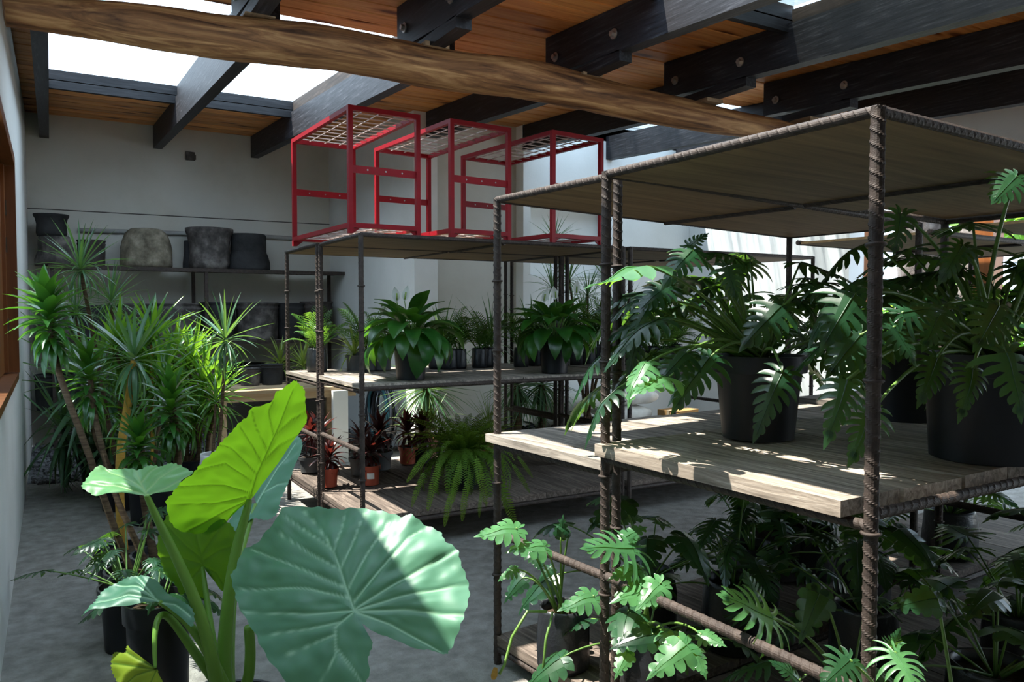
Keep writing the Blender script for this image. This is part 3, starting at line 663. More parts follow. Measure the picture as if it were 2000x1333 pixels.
# ------------------------------------------------------------------ clay pots on the rack by the back wall
BY = 10.62
bx1 = atY(686,540,10.35).x
pr_ = thing('pot_rack', 'long dark metal rack of clay pots against the back wall', 'rack', (1.7,10.6,0))
for x in (.02, atY(376,530,10.9).x, atY(640,535,10.9).x): wpart('post', MB().box((x-.02,10.83,0),(x+.02,10.87,2.10)), RUST, pr_)
for x in (.02, atY(403,530,10.35).x, bx1-.02): wpart('post', MB().box((x-.02,10.34,0),(x+.02,10.38,2.10)), RUST, pr_)
for z, nm in ((2.10,'top_shelf'),(1.20,'middle_shelf'),(.42,'bottom_shelf')):
    wpart(nm, MB().box((0,10.36,z),(bx1-.03,10.86,z+.03)), GREYPLY, pr_); wpart('rail', MB().box((-.02,10.33,z-.015),(bx1,10.36,z+.03)), RUST, pr_)
def clay(u, vt, vb, w_, prof, m, label, y=BY, z=2.131, n=30, grp='clay pots by the back wall'):
    p = atY(u, 600, y); D = (p-CAM).dot(fw); s = D/F; h = (vb-vt)*s; r = w_*s/2
    t = thing('clay_pot', label, 'pot', (p.x, y, z), U(0,6), grp)
    o = link('body', MB().lathe([(a*r, b*h) for a, b in prof], n, wob=.03).mesh('body', True), m, t); return t, h
DOME = [(0,0),(.97,0),(1,.06),(.99,.35),(.98,.5),(.93,.66),(.84,.82),(.72,.93),(.6,.985),(.4,1),(0,1.0)]
FLARE = [(0,0),(.82,0),(.86,.15),(.84,.4),(.83,.55),(.9,.8),(1.0,.93),(1.0,1),(.93,1),(.86,.8),(.0,.75)]
BELLY = [(0,0),(1.0,0),(1.0,.05),(.98,.22),(.88,.42),(.82,.5),(.83,.52),(.82,.95),(.76,1),(.7,.95),(0,.85)]
BARREL = [(0,0),(.9,0),(.92,.05),(.97,.5),(.98,.8),(1.0,.82),(1.01,.86),(.97,.88),(.97,.93),(1.02,.96),(1.0,1),(.92,1),(.9,.85),(0,.8)]
t, h = clay(112,462,518,74,BELLY,STONE_GREY,'grey clay pot under a black one, leftmost on the back rack')
clay(104,420,462,62,FLARE,STONE_DARK,'black clay pot stacked on a grey one at far left', z=2.131+h+.003)
clay(181,467,518,50,BARREL,STONE_BROWN,'small brown clay pot between stacked pots and beige dome')
clay(288,447,523,93,DOME,STONE_BEIGE,'beige dome-shaped upturned clay pot on the back rack')
clay(411,447,526,88,FLARE,STONE_GREY,'flared grey clay pot right of the beige dome pot')
clay(374,470,526,30,BELLY,STONE_DARK,'dark narrow clay pot partly behind the flared grey pot', y=10.75)
clay(487,457,527,80,BELLY,STONE_DARK,'black clay pot with bulging foot, rightmost on top shelf')
for u, w_, vt, m, lb in [(345,90,588,STONE_GREY,'wide grey rimmed clay pot below the flared pot'),(425,66,588,STONE_DARK,'dark clay pot between two grey rimmed pots on middle shelf'),(503,80,590,STONE_GREY,'mottled grey rimmed clay pot on the middle of back rack'),
                     (568,54,592,STONE_DARK,'dark clay pot right of the mottled grey pot'),(618,62,590,STONE_BROWN,'brown clay pot at right end of the middle shelf'),(262,66,588,STONE_BROWN,'brown rimmed clay pot behind the spiky plants'),(180,70,590,STONE_DARK,'dark clay pot at left of the middle back shelf'),(105,62,590,STONE_GREY,'grey clay pot at left end of the middle back shelf')]:
    clay(u, vt, 662, w_, BARREL, m, lb, z=1.231)
for u, w_, m, lb in [(110,80,STONE_DARK,'dark clay pot low at the left end of the back rack'),(230,90,STONE_BROWN,'wide brown clay pot low behind the dracaenas'),(480,84,STONE_DARK,'black clay pot on the lowest back shelf under the table edge'),(570,70,STONE_BROWN,'brown clay pot on the lowest back shelf near the white board')]:
    clay(u, 715, 785, w_, BARREL, m, lb, z=.451)

# ------------------------------------------------------------------ work table in front of the clay pots
tb = thing('work_table', 'pale plank work table in sun before the back rack', 'table', (2.1,8.5,0))
for i in range(4): wpart('plank', MB().box((1.38,8.13+i*.2,.765),(2.84,8.325+i*.2,.80)), TABLEW, tb)
wpart('apron', MB().box((1.40,8.16,.69),(2.82,8.19,.764)), TABLEW, tb)
for x, y in ((1.46,8.2),(1.46,8.86),(2.74,8.86)): wpart('leg', MB().box((x-.03,y-.03,0),(x+.03,y+.03,.764)), TABLEW, tb)
p = atY(652,850,8.05); q = atY(681,850,8.05)
wpart('white_board', MB().box((p.x,8.06,.0),(q.x,8.12,.764)), PLASTER, tb)
clay(487,712,746,38,BARREL,STONE_GREY,'small grey clay pot standing on the sunlit table', y=8.75, z=.801)
clay(530,704,744,42,BARREL,STONE_DARK,'small black clay pot standing on the sunlit table', y=8.75, z=.801)

# ------------------------------------------------------------------ hose coil, sacks, box
hc = thing('hose_coil', 'upright coil of black and teal hose against alcove wall', 'hose', (3.25,8.55,0))
for i in range(7):
    r_ = .25+.024*i; cx = 3.29 + .02*math.sin(i*2)
    for k, dx in enumerate((0,-.06)):
        pts = [Vector((cx+dx+.01*sin(a*3+i), 8.55+cos(a)*r_, .435+sin(a)*r_*1.0)) for a in [j*2*pi/36 for j in range(37)]]
        wpart('coil', MB().tube(pts, .0135, 7, False), HOSEBLU if (i, k) in ((2,1),(3,1)) else HOSEBLK, hc, True)
def sack(label, x, y, z, L, W, hh, rz):
    mb = MB(); n, m = 22, 12; vs = []
    for i in range(n+1):
        t = i/n*2-1
        for j in range(m):
            a = 2*pi*j/m; f_ = (1-abs(t)**4)**.5 if abs(t) < 1 else 0; f_ = max(f_, .12)
            nn = 1+.12*noise.noise(Vector((t*3+x*9, cos(a)*2+y*5, sin(a)*2)))
            cy = abs(cos(a))**.75*(1 if cos(a) > 0 else -1); cz = abs(sin(a))**.75*(1 if sin(a) > 0 else -1)
            vs.append((t*L/2, cy*W/2*(.5+.5*f_)*nn, hh/2 + cz*hh/2*f_*nn*(1 if cz > 0 else .92)))
    mb.add(vs, [(i*m+j,i*m+(j+1)%m,(i+1)*m+(j+1)%m,(i+1)*m+j) for i in range(n) for j in range(m)])
    o = link('sack', mb.mesh('sack', True), SACK); o.location = (x,y,z); o.rotation_euler = (0,0,rz); return tag(o, label, 'sack', 'white sacks by the wall')
sx = atY(1090,820,7.5).x
sack('white sack at bottom left of the pile by the wall', sx, 7.5, 0, .85, .5, .24, .1)
sack('white sack at bottom right of the pile by the wall', sx+.86, 7.5, 0, .82, .5, .25, -.1)
sack('white sack in second layer of pile, left', sx+.05, 7.52, .235, .85, .48, .22, -.05)
sack('white sack in second layer of pile, right', sx+.88, 7.5, .245, .8, .48, .23, .08)
sack('white sack on top of the left side of pile', sx+.2, 7.53, .45, .8, .46, .2, .06)
sack('white sack on top of the right side of pile', sx+1.0, 7.52, .465, .78, .46, .2, -.08)
cx = atY(1325,785,7.2)
cb = thing('cardboard_box', 'brown cardboard box on the floor by the white wall', 'box', (cx.x-.05,7.15,0), .2)
link('body', MB().box((-.19,-.16,0),(.19,.16,.42)).mesh('body'), CARD, cb); link('flap', MB().box((-.195,-.165,.42),(.195,.0,.425)).mesh('flap'), CARD, cb)
link('tape', MB().box((-.196,-.02,.30),(.196,.02,.426)).mesh('tape'), TABLEW, cb)

# ------------------------------------------------------------------ tall canes on the left
def inr(root, p): return Vector(p) - loc_of(root)
def cane(root, pts, r0, r1, m):
    P_ = [inr(root, p) for p in pts]
    # smooth by subdivision
    for _ in range(2):
        Q = [P_[0]]
        for a, b in zip(P_[:-1], P_[1:]): Q += [a.lerp(b,.25), a.lerp(b,.75)]
        Q.append(P_[-1]); P_ = Q
    n = len(P_); return tube_part('cane', P_, [r0+(r1-r0)*i/(n-1) for i in range(n)], m, root, 8)
def pxs(l, D): return [atD(u, v, D[0]+(D[1]-D[0])*i/max(1,len(l)-1)) for i, (u, v) in enumerate(l)]
def floor_at(u, v, D): p = atD(u, v, D); return (p.x, p.y, 0)
def headp(root, u, v, D, n, L, key, stem, e0, e1, axis=(0,0,1), **k): rosette(root, inr(root, atD(u,v,D)), axis, n, L, key, stem, e0, e1, **k)

c1 = thing('compact_dracaena', 'tall compact dracaena on leaning ringed canes by left wall', 'plant', floor_at(270,1110,4.0)); pot(c1, .16, .12, .30)
cane(c1, [loc_of(c1)+Vector((-.03,0,.27))]+pxs([(228,1045),(200,965),(160,850),(128,770),(104,690),(95,600)],(4.0,3.9)), .018, .014, CANE)
headp(c1, 90,582,3.88, 80, .21, 'compact', .27, 82, -35, (-.1,0,1), xmin=-.2)
cane(c1, [loc_of(c1)+Vector((.05,0,.27))]+pxs([(262,1050),(225,970),(203,890),(186,820),(176,740)],(4.05,4.1)), .017, .013, CANE)
headp(c1, 170,700,4.1, 66, .18, 'compact', .30, 82, -40, (-.05,0,1))
c2 = thing('compact_dracaena', 'compact dracaena with two low dark rosettes right of the leaning canes', 'plant', floor_at(322,1100,4.2)); pot(c2, .17, .13, .32)
cane(c2, [loc_of(c2)+Vector((.04,0,.27))]+pxs([(345,1000),(348,920),(345,850),(335,790)],(4.2,4.15)), .024, .019, CANE)
headp(c2, 333,762,4.12, 70, .19, 'compact', .28, 84, -40)
cane(c2, [loc_of(c2)+Vector((-.05,0,.27))]+pxs([(285,1000),(275,930),(270,880)],(4.2,4.15)), .022, .018, CANE)
headp(c2, 270,850,4.0, 52, .18, 'compact', .16, 80, -25)

t1 = thing('marginata_dracaena', 'tall narrow-leaved dracaena with highest pale spiky head at left', 'plant', floor_at(235,1000,6.4)); pot(t1, .17, .13, .33)
b1 = loc_of(t1)+Vector((0,0,.3))
cane(t1, [b1]+pxs([(215,850),(190,700),(172,600),(158,535)],(6.4,6.2)), .021, .013, CANE)
headp(t1, 157,522,6.2, 58, .44, 'marg', .04, 85, -35)
cane(t1, [b1+Vector((.04,0,0))]+pxs([(240,850),(225,700),(217,600)],(6.4,6.3)), .021, .013, CANE)
headp(t1, 217,585,6.3, 48, .36, 'marg', .05, 85, -30)
cane(t1, [b1+Vector((-.05,.02,0))]+pxs([(180,850),(165,720),(150,620)],(6.4,6.5)), .021, .013, CANE)
headp(t1, 148,605,6.5, 48, .36, 'marg', .05, 85, -30)
t2 = thing('marginata_dracaena', 'dracaena on a yellow cane with broad drooping strap leaves', 'plant', floor_at(240,1020,4.35)); pot(t2, .15, .12, .30)
cane(t2, [loc_of(t2)+Vector((0,0,.27))]+pxs([(232,960),(236,870),(248,800),(262,705)],(4.35,4.3)), .026, .018, CANEYEL)
headp(t2, 262,692,4.3, 46, .40, 'marg', .08, 80, -75, wvar=1.7)
t3 = thing('drooping_dracaena', 'dracaena with long drooping leaves low along left wall', 'plant', floor_at(195,1000,7.1)); pot(t3, .17, .13, .33)
cane(t3, [loc_of(t3)+Vector((0,0,.3))]+pxs([(192,860),(188,790)],(7.1,7.0)), .022, .018, CANE)
headp(t3, 186,748,7.0, 130, .95, 'marg', .26, 72, -80, wvar=1.3, xmin=-.06)
t4 = thing('glossy_dracaena', 'dense glossy dracaena with upright bright heads in the middle of left group', 'plant', floor_at(300,960,6.0)); pot(t4, .2, .16, .36)
for (u, v, D, n, L, bx) in [(228,668,6.0,58,.42,-.08),(268,700,6.0,56,.42,-.12),(296,655,6.2,60,.44,0),(315,740,6.0,58,.42,-.03),(255,790,5.9,50,.42,-.12)]:
    cane(t4, [loc_of(t4)+Vector((bx,0,.32))]+pxs([((300+u)/2,880),(u,v+20)],(6.0,D)), .017, .012, CANEYEL if u == 296 else CANE)
    headp(t4, u, v, D, n, L, 'reflex', .16, 84, -40, (U(-.1,.25),-.1,1))
t9 = thing('glossy_dracaena', 'brightest sunlit dracaena clump, right side of the left group', 'plant', floor_at(385,930,6.6)); pot(t9, .22, .18, .38)
for (u, v, D, n, L, bx) in [(338,690,6.9,60,.44,-.1),(372,700,6.8,60,.44,-.05),(398,735,6.6,62,.42,0),(425,765,6.5,58,.40,.08),(350,770,6.7,58,.42,-.08),(385,810,6.5,54,.40,.04)]:
    cane(t9, [loc_of(t9)+Vector((bx,0,.34))]+pxs([((385+u)/2,860),(u,v+20)],(6.6,D)), .018, .012, CANE)
    headp(t9, u, v, D, n, L, 'reflex', .18, 86, -35, (U(.1,.4),-.1,1))
t8 = thing('low_dracaena', 'low spreading dracaena filling the dark behind leaning canes', 'plant', floor_at(215,1000,6.9)); pot(t8, .16, .13, .3)
for (u, v, D, n, L) in [(125,840,6.9,54,.70),(212,862,6.8,56,.66),(300,870,6.8,44,.58)]:
    cane(t8, [loc_of(t8)+Vector((0,0,.27)), atD(u,v+15,D)], .016, .012, CANE); headp(t8, u, v, D, n, L, 'marg', .12, 75, -75, wvar=1.3, xmin=-.08)
t5 = thing('marginata_dracaena', 'slim dracaena with one sunlit spiky head right of the left group', 'plant', floor_at(425,1000,5.8)); bag(t5, .13, .56, m=WHITEBAG)
cane(t5, [loc_of(t5)+Vector((0,0,.46))]+pxs([(430,850),(436,760),(440,675)],(5.8,5.8)), .014, .010, CANE)
cane(t5, [loc_of(t5)+Vector((-.04,0,.46))]+pxs([(418,860),(421,790)],(5.8,5.8)), .012, .008, CANE)
headp(t5, 440,658,5.8, 44, .40, 'marg', .06, 86, -60, wvar=1.3)
headp(t5, 420,775,5.8, 18, .22, 'reflex', .06, 80, 0)
t6 = thing('variegated_dracaena', 'yellow-green spiky potted plant at left end of the table', 'plant', tuple(atZ(548,742,.80))); pot(t6, .09, .07, .13)
rosette(t6, Vector((0,0,.20)), ZV, 40, .36, 'varieg', .06, 84, -10)
t7 = thing('variegated_dracaena', 'yellow-green spiky potted plant on the table behind rack posts', 'plant', tuple(atZ(592,744,.80))); pot(t7, .09, .07, .13)
rosette(t7, Vector((0,0,.20)), ZV, 44, .34, 'varieg', .08, 84, -20)

# philodendrons low on the left
def potted_philo(name, label, loc, pr_=(.12,.10,.22), n=12, plen=(.2,.35), ls=(.16,.24), key='philo', elev=(20,75), kind='pot', m=None, stalk=.005, azr=(0,2*pi), droop=.25):
    t = thing(name, label, 'plant', tuple(loc))
    if kind == 'pot': pot(t, *pr_, m=m); z = pr_[2]*.92
    else: bag(t, pr_[0], pr_[2], m=m); z = pr_[2]*.85
    philo(t, (0,0,z), n, plen, ls, key, azr, elev, droop, stalk); return t
potted_philo('potted_philodendron', 'dark small-leaved philodendron at the foot of the leaning canes', floor_at(248,1120,3.75), (.13,.10,.30), 22, (.20,.40), (.10,.15), 'philo', (25,85), droop=.1)
potted_philo('potted_philodendron', 'philodendron in tall black pot directly behind the elephant ear', floor_at(308,1180,3.25), (.135,.115,.42), 14, (.10,.22), (.09,.13), 'philo_round', (20,80))

# ------------------------------------------------------------------ elephant ear
def alocasia_leaf(root, joint, D, n_, outline, veins, m, cup=.06, wave=.008, name='leaf', rings=34, N=260, vw=.006):
    inv = -loc_of(root); J = atD(*joint, D); n_ = n_.normalized()
    ol = [Vector((u, v)) for u, v in outline]; k = len(ol); out = []
    per = N//k + 1
    for i in range(k):
        a, b, c, d = ol[i-1], ol[i], ol[(i+1)%k], ol[(i+2)%k]
        for q in range(per):
            t = q/per
            out.append(.5*((2*b)+(-a+c)*t+(2*a-5*b+4*c-d)*t*t+(-a+3*b-3*c+d)*t**3))
    W3 = [atP(p.x, p.y, J, n_) for p in out]; n = len(W3)
    segs = []
    for vn in veins:
        P_ = [atP(u, v, J, n_) for u, v in vn]
        segs += [(P_[i], P_[i+1]) for i in range(len(P_)-1)]
    R_ = max((p-J).length for p in W3)
    vs = []; att = []
    def disp(p, t):
        d = 9
        for a, b in segs:
            ab = b-a; q = max(0, min(1, (p-a).dot(ab)/max(1e-9, ab.length_squared))); d = min(d, (p-a-ab*q).length)
        r_ = (p-J).length/R_
        h_ = -cup*r_*r_*R_ - vw*.9*math.exp(-(d/(vw*1.6))**2) + .012*min(1, d/.04)*noise.noise(p*16)
        h_ += wave*noise.noise(p*9 + Vector((3,1,7)))*r_*3
        return h_, math.exp(-(d/(vw*.55*(1.2-.5*r_)))**2)
    h0, a0 = disp(J, 0); vs.append(J + n_*h0); att.append(1)
    for j in range(1, rings+1):
        t = (j/rings)**.9
        for i in range(n):
            p = J.lerp(W3[i], t); h_, a_ = disp(p, t)
            if j == rings: p = p + (J-p).normalized()*.003*sin(i*1.3)
            vs.append(p + n_*h_); att.append(a_)
    fs = [(0, 1+i, 1+(i+1)%n) for i in range(n)]
    fs += [(1+(j-1)*n+i, 1+j*n+i, 1+j*n+(i+1)%n, 1+(j-1)*n+(i+1)%n) for j in range(1, rings) for i in range(n)]
    mb = MB(); mb.add([v+inv for v in vs], fs); me = mb.mesh('leaf', True)
    at_ = me.attributes.new('vein', 'FLOAT', 'POINT'); at_.data.foreach_set('value', att)
    o = link(name, me, m, root)
    return o
al = thing('elephant_ear', 'large elephant ear plant with huge heart-shaped leaves in the foreground', 'plant', floor_at(452,1300,3.0))
pot(al, .19, .17, .11)
AB_ = loc_of(al)+Vector((0,0,.10)); 
up3 = ZV
big = [(697,1206),(709,1240),(728,1256),(722,1275),(718,1290),(722,1312),(712,1336),(700,1362),(650,1378),(600,1366),(564,1336),(520,1282),(493,1232),(464,1184),(452,1150),(444,1115),(452,1100),(468,1061),(497,1051),(531,1013),(552,980),(611,982),(655,988),(697,985),(744,991),(782,1004),(801,1000),(825,1016),(858,1032),(868,1051),(892,1068),(899,1094),(911,1123),(916,1156),(908,1194),(896,1227),(877,1265),(866,1273),(839,1267),(811,1265),(763,1246),(730,1235),(707,1218)]
vb = [[(692,1192),(676,1150),(660,1100),(640,1055),(610,1012),(585,985)],[(688,1180),(735,1120),(800,1045),(835,1020)],[(678,1153),(715,1080),(760,1010)],[(664,1110),(690,1050),(712,990)],[(650,1075),(664,1030),(672,990)],[(692,1190),(770,1140),(890,1068)],[(693,1193),(780,1165),(912,1135)],[(695,1195),(790,1190),(906,1200)],[(697,1197),(760,1218),(860,1270)],
      [(684,1168),(600,1148),(450,1143)],[(676,1148),(600,1115),(480,1062)],[(664,1112),(600,1075),(525,1025)],[(648,1072),(600,1035),(550,1000)],[(690,1193),(590,1200),(470,1190)],[(692,1194),(655,1225),(655,1280),(610,1360)],[(663,1216),(590,1230),(500,1240)],[(654,1240),(590,1265),(530,1290)],[(656,1265),(690,1310),(710,1340)]]
alocasia_leaf(al, (692,1192), 2.80, ZV*.62 - fw*.78, big, vb, L_ALO, .10, .010)
yel = [(488,979),(506,955),(528,924),(552,890),(577,853),(592,830),(600,815),(597,785),(596,755),(585,740),(576,731),(551,749),(540,757),(531,778),(491,796),(484,811),(465,826),(450,845),(432,862),(420,879),(392,905),(377,924),(340,947),(338,962),(325,977),(332,1011),(351,1034),(396,1041),(420,1032),(438,1022),(453,1004),(470,990)]
vy = [[(487,978),(502,928),(517,894),(545,830),(575,750)],[(489,965),(440,950),(345,950)],[(492,970),(420,985),(330,985)],[(487,978),(440,1000),(370,1036)],[(496,945),(440,905),(385,920)],[(502,928),(450,875),(430,868)],[(512,905),(480,850),(468,830)],[(522,880),(500,830),(492,800)],[(535,850),(525,800),(535,778)],[(515,900),(545,870),(577,850)],[(535,850),(570,815),(598,800)]]
alocasia_leaf(al, (487,977), 3.15, -(fw*.75 + ZV*.55 - rt*.12), yel, vy, L_ALOBACKLIT, -.05, .006, vw=.005)
left = [(287,970),(272,964),(250,958),(234,955),(211,956),(192,962),(177,960),(158,947),(166,924),(189,900),(210,903),(234,902),(272,911),(290,905),(313,907),(330,902),(351,904),(377,921),(362,926),(350,942),(340,954),(317,960),(302,962)]
vl = [[(287,968),(272,935),(262,908)],[(280,952),(240,925),(200,903)],[(286,966),(220,945),(165,940)],[(284,960),(310,930),(345,906)],[(288,966),(320,952),(370,925)],[(275,940),(290,920),(310,907)]]
alocasia_leaf(al, (286,967), 2.75, ZV*.86 - fw*.45, left, vl, L_ALOPALE, .10, .012, vw=.005)
low = [(310,1177),(279,1164),(264,1171),(226,1177),(200,1176),(181,1179),(153,1190),(177,1170),(189,1151),(211,1130),(240,1122),(264,1120),(302,1132),(321,1151),(332,1162),(358,1177),(377,1192),(372,1215),(351,1202),(328,1181)]
vlo = [[(310,1174),(270,1145),(225,1130)],[(306,1172),(250,1160),(185,1170)],[(312,1176),(340,1180),(370,1200)],[(300,1165),(280,1140),(265,1121)]]
alocasia_leaf(al, (310,1174), 2.85, ZV*.84 - fw*.5, low, vlo, L_ALO, .14, .012, vw=.005)
mid_ = [(396,1108),(411,1120),(423,1143),(440,1154),(453,1109),(462,1075),(460,1041),(441,1015),(400,995),(350,990),(325,1011),(309,1056),(317,1109),(340,1139),(358,1170),(377,1177),(400,1177),(401,1150)]
vm = [[(396,1107),(386,1060),(378,1000)],[(394,1095),(345,1050),(320,1020)],[(395,1104),(350,1090),(315,1090)],[(395,1107),(370,1135),(365,1170)],[(393,1085),(420,1045),(440,1020)],[(395,1098),(430,1075),(460,1065)],[(397,1108),(420,1120),(440,1150)]]
alocasia_leaf(al, (396,1107), 3.25, -(fw*.95 + ZV*.15 + rt*.15), mid_, vm, L_ALOSHADED, -.05, .008, vw=.005)
lowb = [(305,1308),(309,1313),(281,1294),(262,1278),(245,1260),(241,1275),(217,1275),(211,1305),(219,1335),(235,1360),(275,1372),(310,1360),(318,1333)]
vlb = [[(305,1307),(260,1320),(225,1345)],[(300,1308),(250,1300),(214,1295)],[(303,1306),(265,1285),(243,1272)],[(304,1310),(290,1340),(270,1365)]]
alocasia_leaf(al, (303,1306), 2.75, -fw*.75 + ZV*.45 - rt*.3, lowb, vlb, L_ALOYEL, .08, .01, vw=.005)
bk = [(500,985),(464,992),(445,1030),(460,1037),(490,1015),(521,1015),(543,996),(550,970),(566,928),(577,902),(587,879),(585,853),(570,845),(540,860),(510,900),(490,940)]
vk = [[(500,985),(530,930),(575,860)],[(510,965),(540,945),(560,940)],[(502,982),(490,1000),(470,1025)]]
alocasia_leaf(al, (500,983), 3.45, ZV*.72 - fw*.6 - rt*.2, bk, vk, L_ALO, .06, .01, vw=.005)
def stalkpx(pts, D, r0, r1):
    P_ = [inr(al, p) for p in pxs(pts, D)] + [inr(al, AB_)]
    for _ in range(2):
        Q = [P_[0]]
        for a, b in zip(P_[:-1], P_[1:]): Q += [a.lerp(b,.25), a.lerp(b,.75)]
        Q.append(P_[-1]); P_ = Q
    n = len(P_); tube_part('stalk', P_, [r0+(r1-r0)*i/(n-1) for i in range(n)], L_ALOSTALK, al, 10)
stalkpx([(487,977),(480,1005),(463,1065),(450,1140),(440,1240),(436,1330)], (3.15,3.0), .011, .036)
stalkpx([(286,968),(305,1010),(345,1090),(385,1180),(412,1275),(424,1340)], (2.75,2.95), .009, .032)
stalkpx([(311,1176),(350,1200),(392,1248),(425,1310)], (2.85,2.95), .008, .026)
stalkpx([(396,1108),(405,1180),(418,1270),(432,1340)], (3.26,3.02), .007, .024)
stalkpx([(692,1194),(702,1260),(708,1320),(650,1420)], (2.82,2.9), .010, .028)
stalkpx([(303,1306),(301,1250),(306,1212),(318,1198),(340,1215),(390,1290)], (2.75,2.95), .006, .02)
stalkpx([(500,985),(470,1080),(452,1180),(447,1330)], (3.45,3.05), .008, .026)
stalkpx([(486,1225),(490,1280),(484,1340)], (2.95,3.0), .018, .024)

# ------------------------------------------------------------------ middle rack: shelf of peace lilies and small palms
ZM1, ZM2, ZB = 1.131, 1.101, .266
def peace_lily(u, v, label, fl):
    p = atZ(u, v, ZM1); t = thing('peace_lily', label, 'plant', tuple(p)); pot(t, .128, .098, .25)
    ms = LEAF['spath']; n = 52
    for i in range(n):
        az = i*2.39996; t_ = i/n; e = radians(82-72*t_); h = Vector((cos(az),sin(az),0)); c = Vector((0,0,.23))+h*.02
        L = U(.14,.24)*(1.0-.05*t_); p1 = c+(h*cos(e)+ZV*sin(e))*L*.7; p2 = c+h*(cos(e)*L*1.0)+ZV*(sin(e)*L*.95)
        tube_part('stalk', bez(c,p1,p2,4), .0035, L_STALK, t, 4)
        d = (h*(.4+.6*t_)+ZV*(.7-1.4*t_+U(-.2,.2))).normalized(); put('leaf', ms[min(2,int(t_*3))], t, p2, d, ZV*.6+h*-.4 if t_ < .3 else ZV+h*.3, U(.21,.29), U(1.0,1.3))
    for (u2, v2, dx) in fl:
        q = inr(t, atD(u2, v2, (p-CAM).dot(fw)-.02)); tube_part('flower_stalk', bez(Vector((0,0,.24)), Vector((q.x*.3,q.y,.4)), q, 5), .003, L_STALK, t, 4)
        put('spathe', SPA, t, q, (dx,0,.9), -fw, .11); tube_part('spadix', [q+Vector((0,-.005,.01)), q+Vector((dx*.03,-.008,.06))], .006, L_VARIEG, t, 6)
    return t
SPA = lance('spathe', .5, -.25, 3); SPA.materials.append(L_SPATHW)
peace_lily(802, 741, 'peace lily with white spathe in black pot, left of two on the rack', [(790,588,.25),(775,590,-.1)])
peace_lily(1083, 728, 'peace lily in black pot right of centre, partly behind front post', [(1062,590,.3),(1085,585,-.2),(1125,575,.1)])
k = 0
def small_palm(u, v, z, label, wpx, hpx, fpx, kind='bag', n=9, key='palm', grp='small palms on the middle rack', nk=None):
    p = atZ(u, v, z); D = (p-CAM).dot(fw); s = D/F; t = thing('potted_palm', label, 'plant', tuple(p), 0, grp)
    r_, h_ = wpx*s/2, hpx*s
    if kind == 'bag': bag(t, r_, h_)
    else: pot(t, r_, r_*.82, h_, POTGREY if kind == 'grey' else POTBLACK)
    c = Vector((0,0,h_*.85)); L = fpx*s; ms = LEAF[key]
    if key == 'palm':
        for i in range(n):
            az = i*2.39996+R(); e = radians(U(45,88)); h = Vector((cos(az),sin(az),0)); d = h*cos(e)+ZV*sin(e)
            put('frond', ms[i%3], t, c+h*.01, d, ZV*cos(e)-h*sin(e), L*U(.8,1.25))
    else: rosette(t, c+Vector((0,0,.05)), ZV, n, L, key, .04, 84, 5)
    return t
nth = ['first','second','third','fourth','fifth','sixth','seventh','eighth','ninth','tenth','eleventh','twelfth']
small_palm(620, 726, ZM2, 'bright small palm in black grow bag at left end of rack shelf', 40, 46, 78, n=20)
small_palm(692, 724, ZM2, 'yellow-green spiky plant in grey pot beside the bright palm', 34, 30, 70, 'grey', 30, 'varieg')
small_palm(715, 723, ZM2, 'palm in wide grey pot just left of the left peace lily', 48, 36, 100, 'grey', 12)
small_palm(745, 722, ZM2, 'palm in wide grey pot tucked behind the left peace lily', 44, 34, 90, 'grey', 10)
row = [(852,720),(878,721),(897,720),(936,718),(950,717),(1018,717),(1045,715),(1068,715)]
for i, (u, v) in enumerate(row):
    small_palm(u, v, ZM2, 'small dark palm in black grow bag, %s in row right of left peace lily' % nth[i], 30, 38, 78, n=9)
row2 = [(1128,714),(1148,714),(1168,713),(1188,712),(1245,712),(1275,716),(1318,712)]
for i, (u, v) in enumerate(row2):
    small_palm(u, v, ZM2 if u < 1200 else 1.101, 'small dark palm in black grow bag, %s in row right of right peace lily' % nth[i], 32, 40, 92, n=9)
for i, (u, v, f_) in enumerate([(865,712,105),(960,708,110),(1040,705,100)]):
    small_palm(u, v, ZM2, 'grassy spiky plant behind the row of small palms, %s from left' % nth[i], 26, 30, f_, 'black', 28, 'marg', 'spiky plants behind the small palms')

# narrow dracaenas rising behind the right peace lily, canes fanning from a pot on the floor
d1 = thing('cane_dracaena', 'pale narrow-leaved dracaena with fan of canes behind right peace lily', 'plant', (atY(1150,800,7.0).x, 7.0, 0)); pot(d1, .22, .18, .42, POTGREY)
for (u, v, n) in [(1078,560,36),(1112,545,40),(1148,575,40),(1180,540,36),(1140,610,36),(1200,590,30)]:
    q = atY(u, v, 7.0+U(-.1,.15)); cane(d1, [loc_of(d1)+Vector((U(-.06,.06),0,.36)), loc_of(d1).lerp(q,.6)+Vector((0,0,.15)), q], .018, .011, CANE)
    rosette(d1, inr(d1, q), (U(-.2,.2),0,1), n, .36, 'marg', .04, 85, -25)
d2 = thing('niche_dracaena', 'dark spiky dracaena head in front of the wall niche, behind red frames', 'plant', (atY(1082,600,7.6).x, 7.6, 0)); pot(d2, .2, .16, .4)
q = atY(1083,468,7.6); cane(d2, [loc_of(d2)+Vector((0,0,.36)), loc_of(d2)+Vector((.04,0,1.2)), q], .02, .014, CANE); rosette(d2, inr(d2,q), ZV, 44, .36, 'marg', .05, 85, -20)
def droopy(u, v, y, label, n, L, key, h_):
    x = atY(u, v, y).x; t = thing('drooping_yucca', label, 'plant', (x, y, 0), 0); pot(t, .19, .15, .34)
    z = atY(u, v, y).z; cane(t, [loc_of(t)+Vector((0,0,.3)), loc_of(t)+Vector((.02,0,z*.6)), Vector((x,y,z))], .05, .035, CANE)
    rosette(t, Vector((0,0,z+.05)), ZV, n, L, key, .14, 60, -80)
droopy(832,760,7.35,'yucca with hanging leaves below shelf under the left peace lily',130,.56,'marg',1.0)
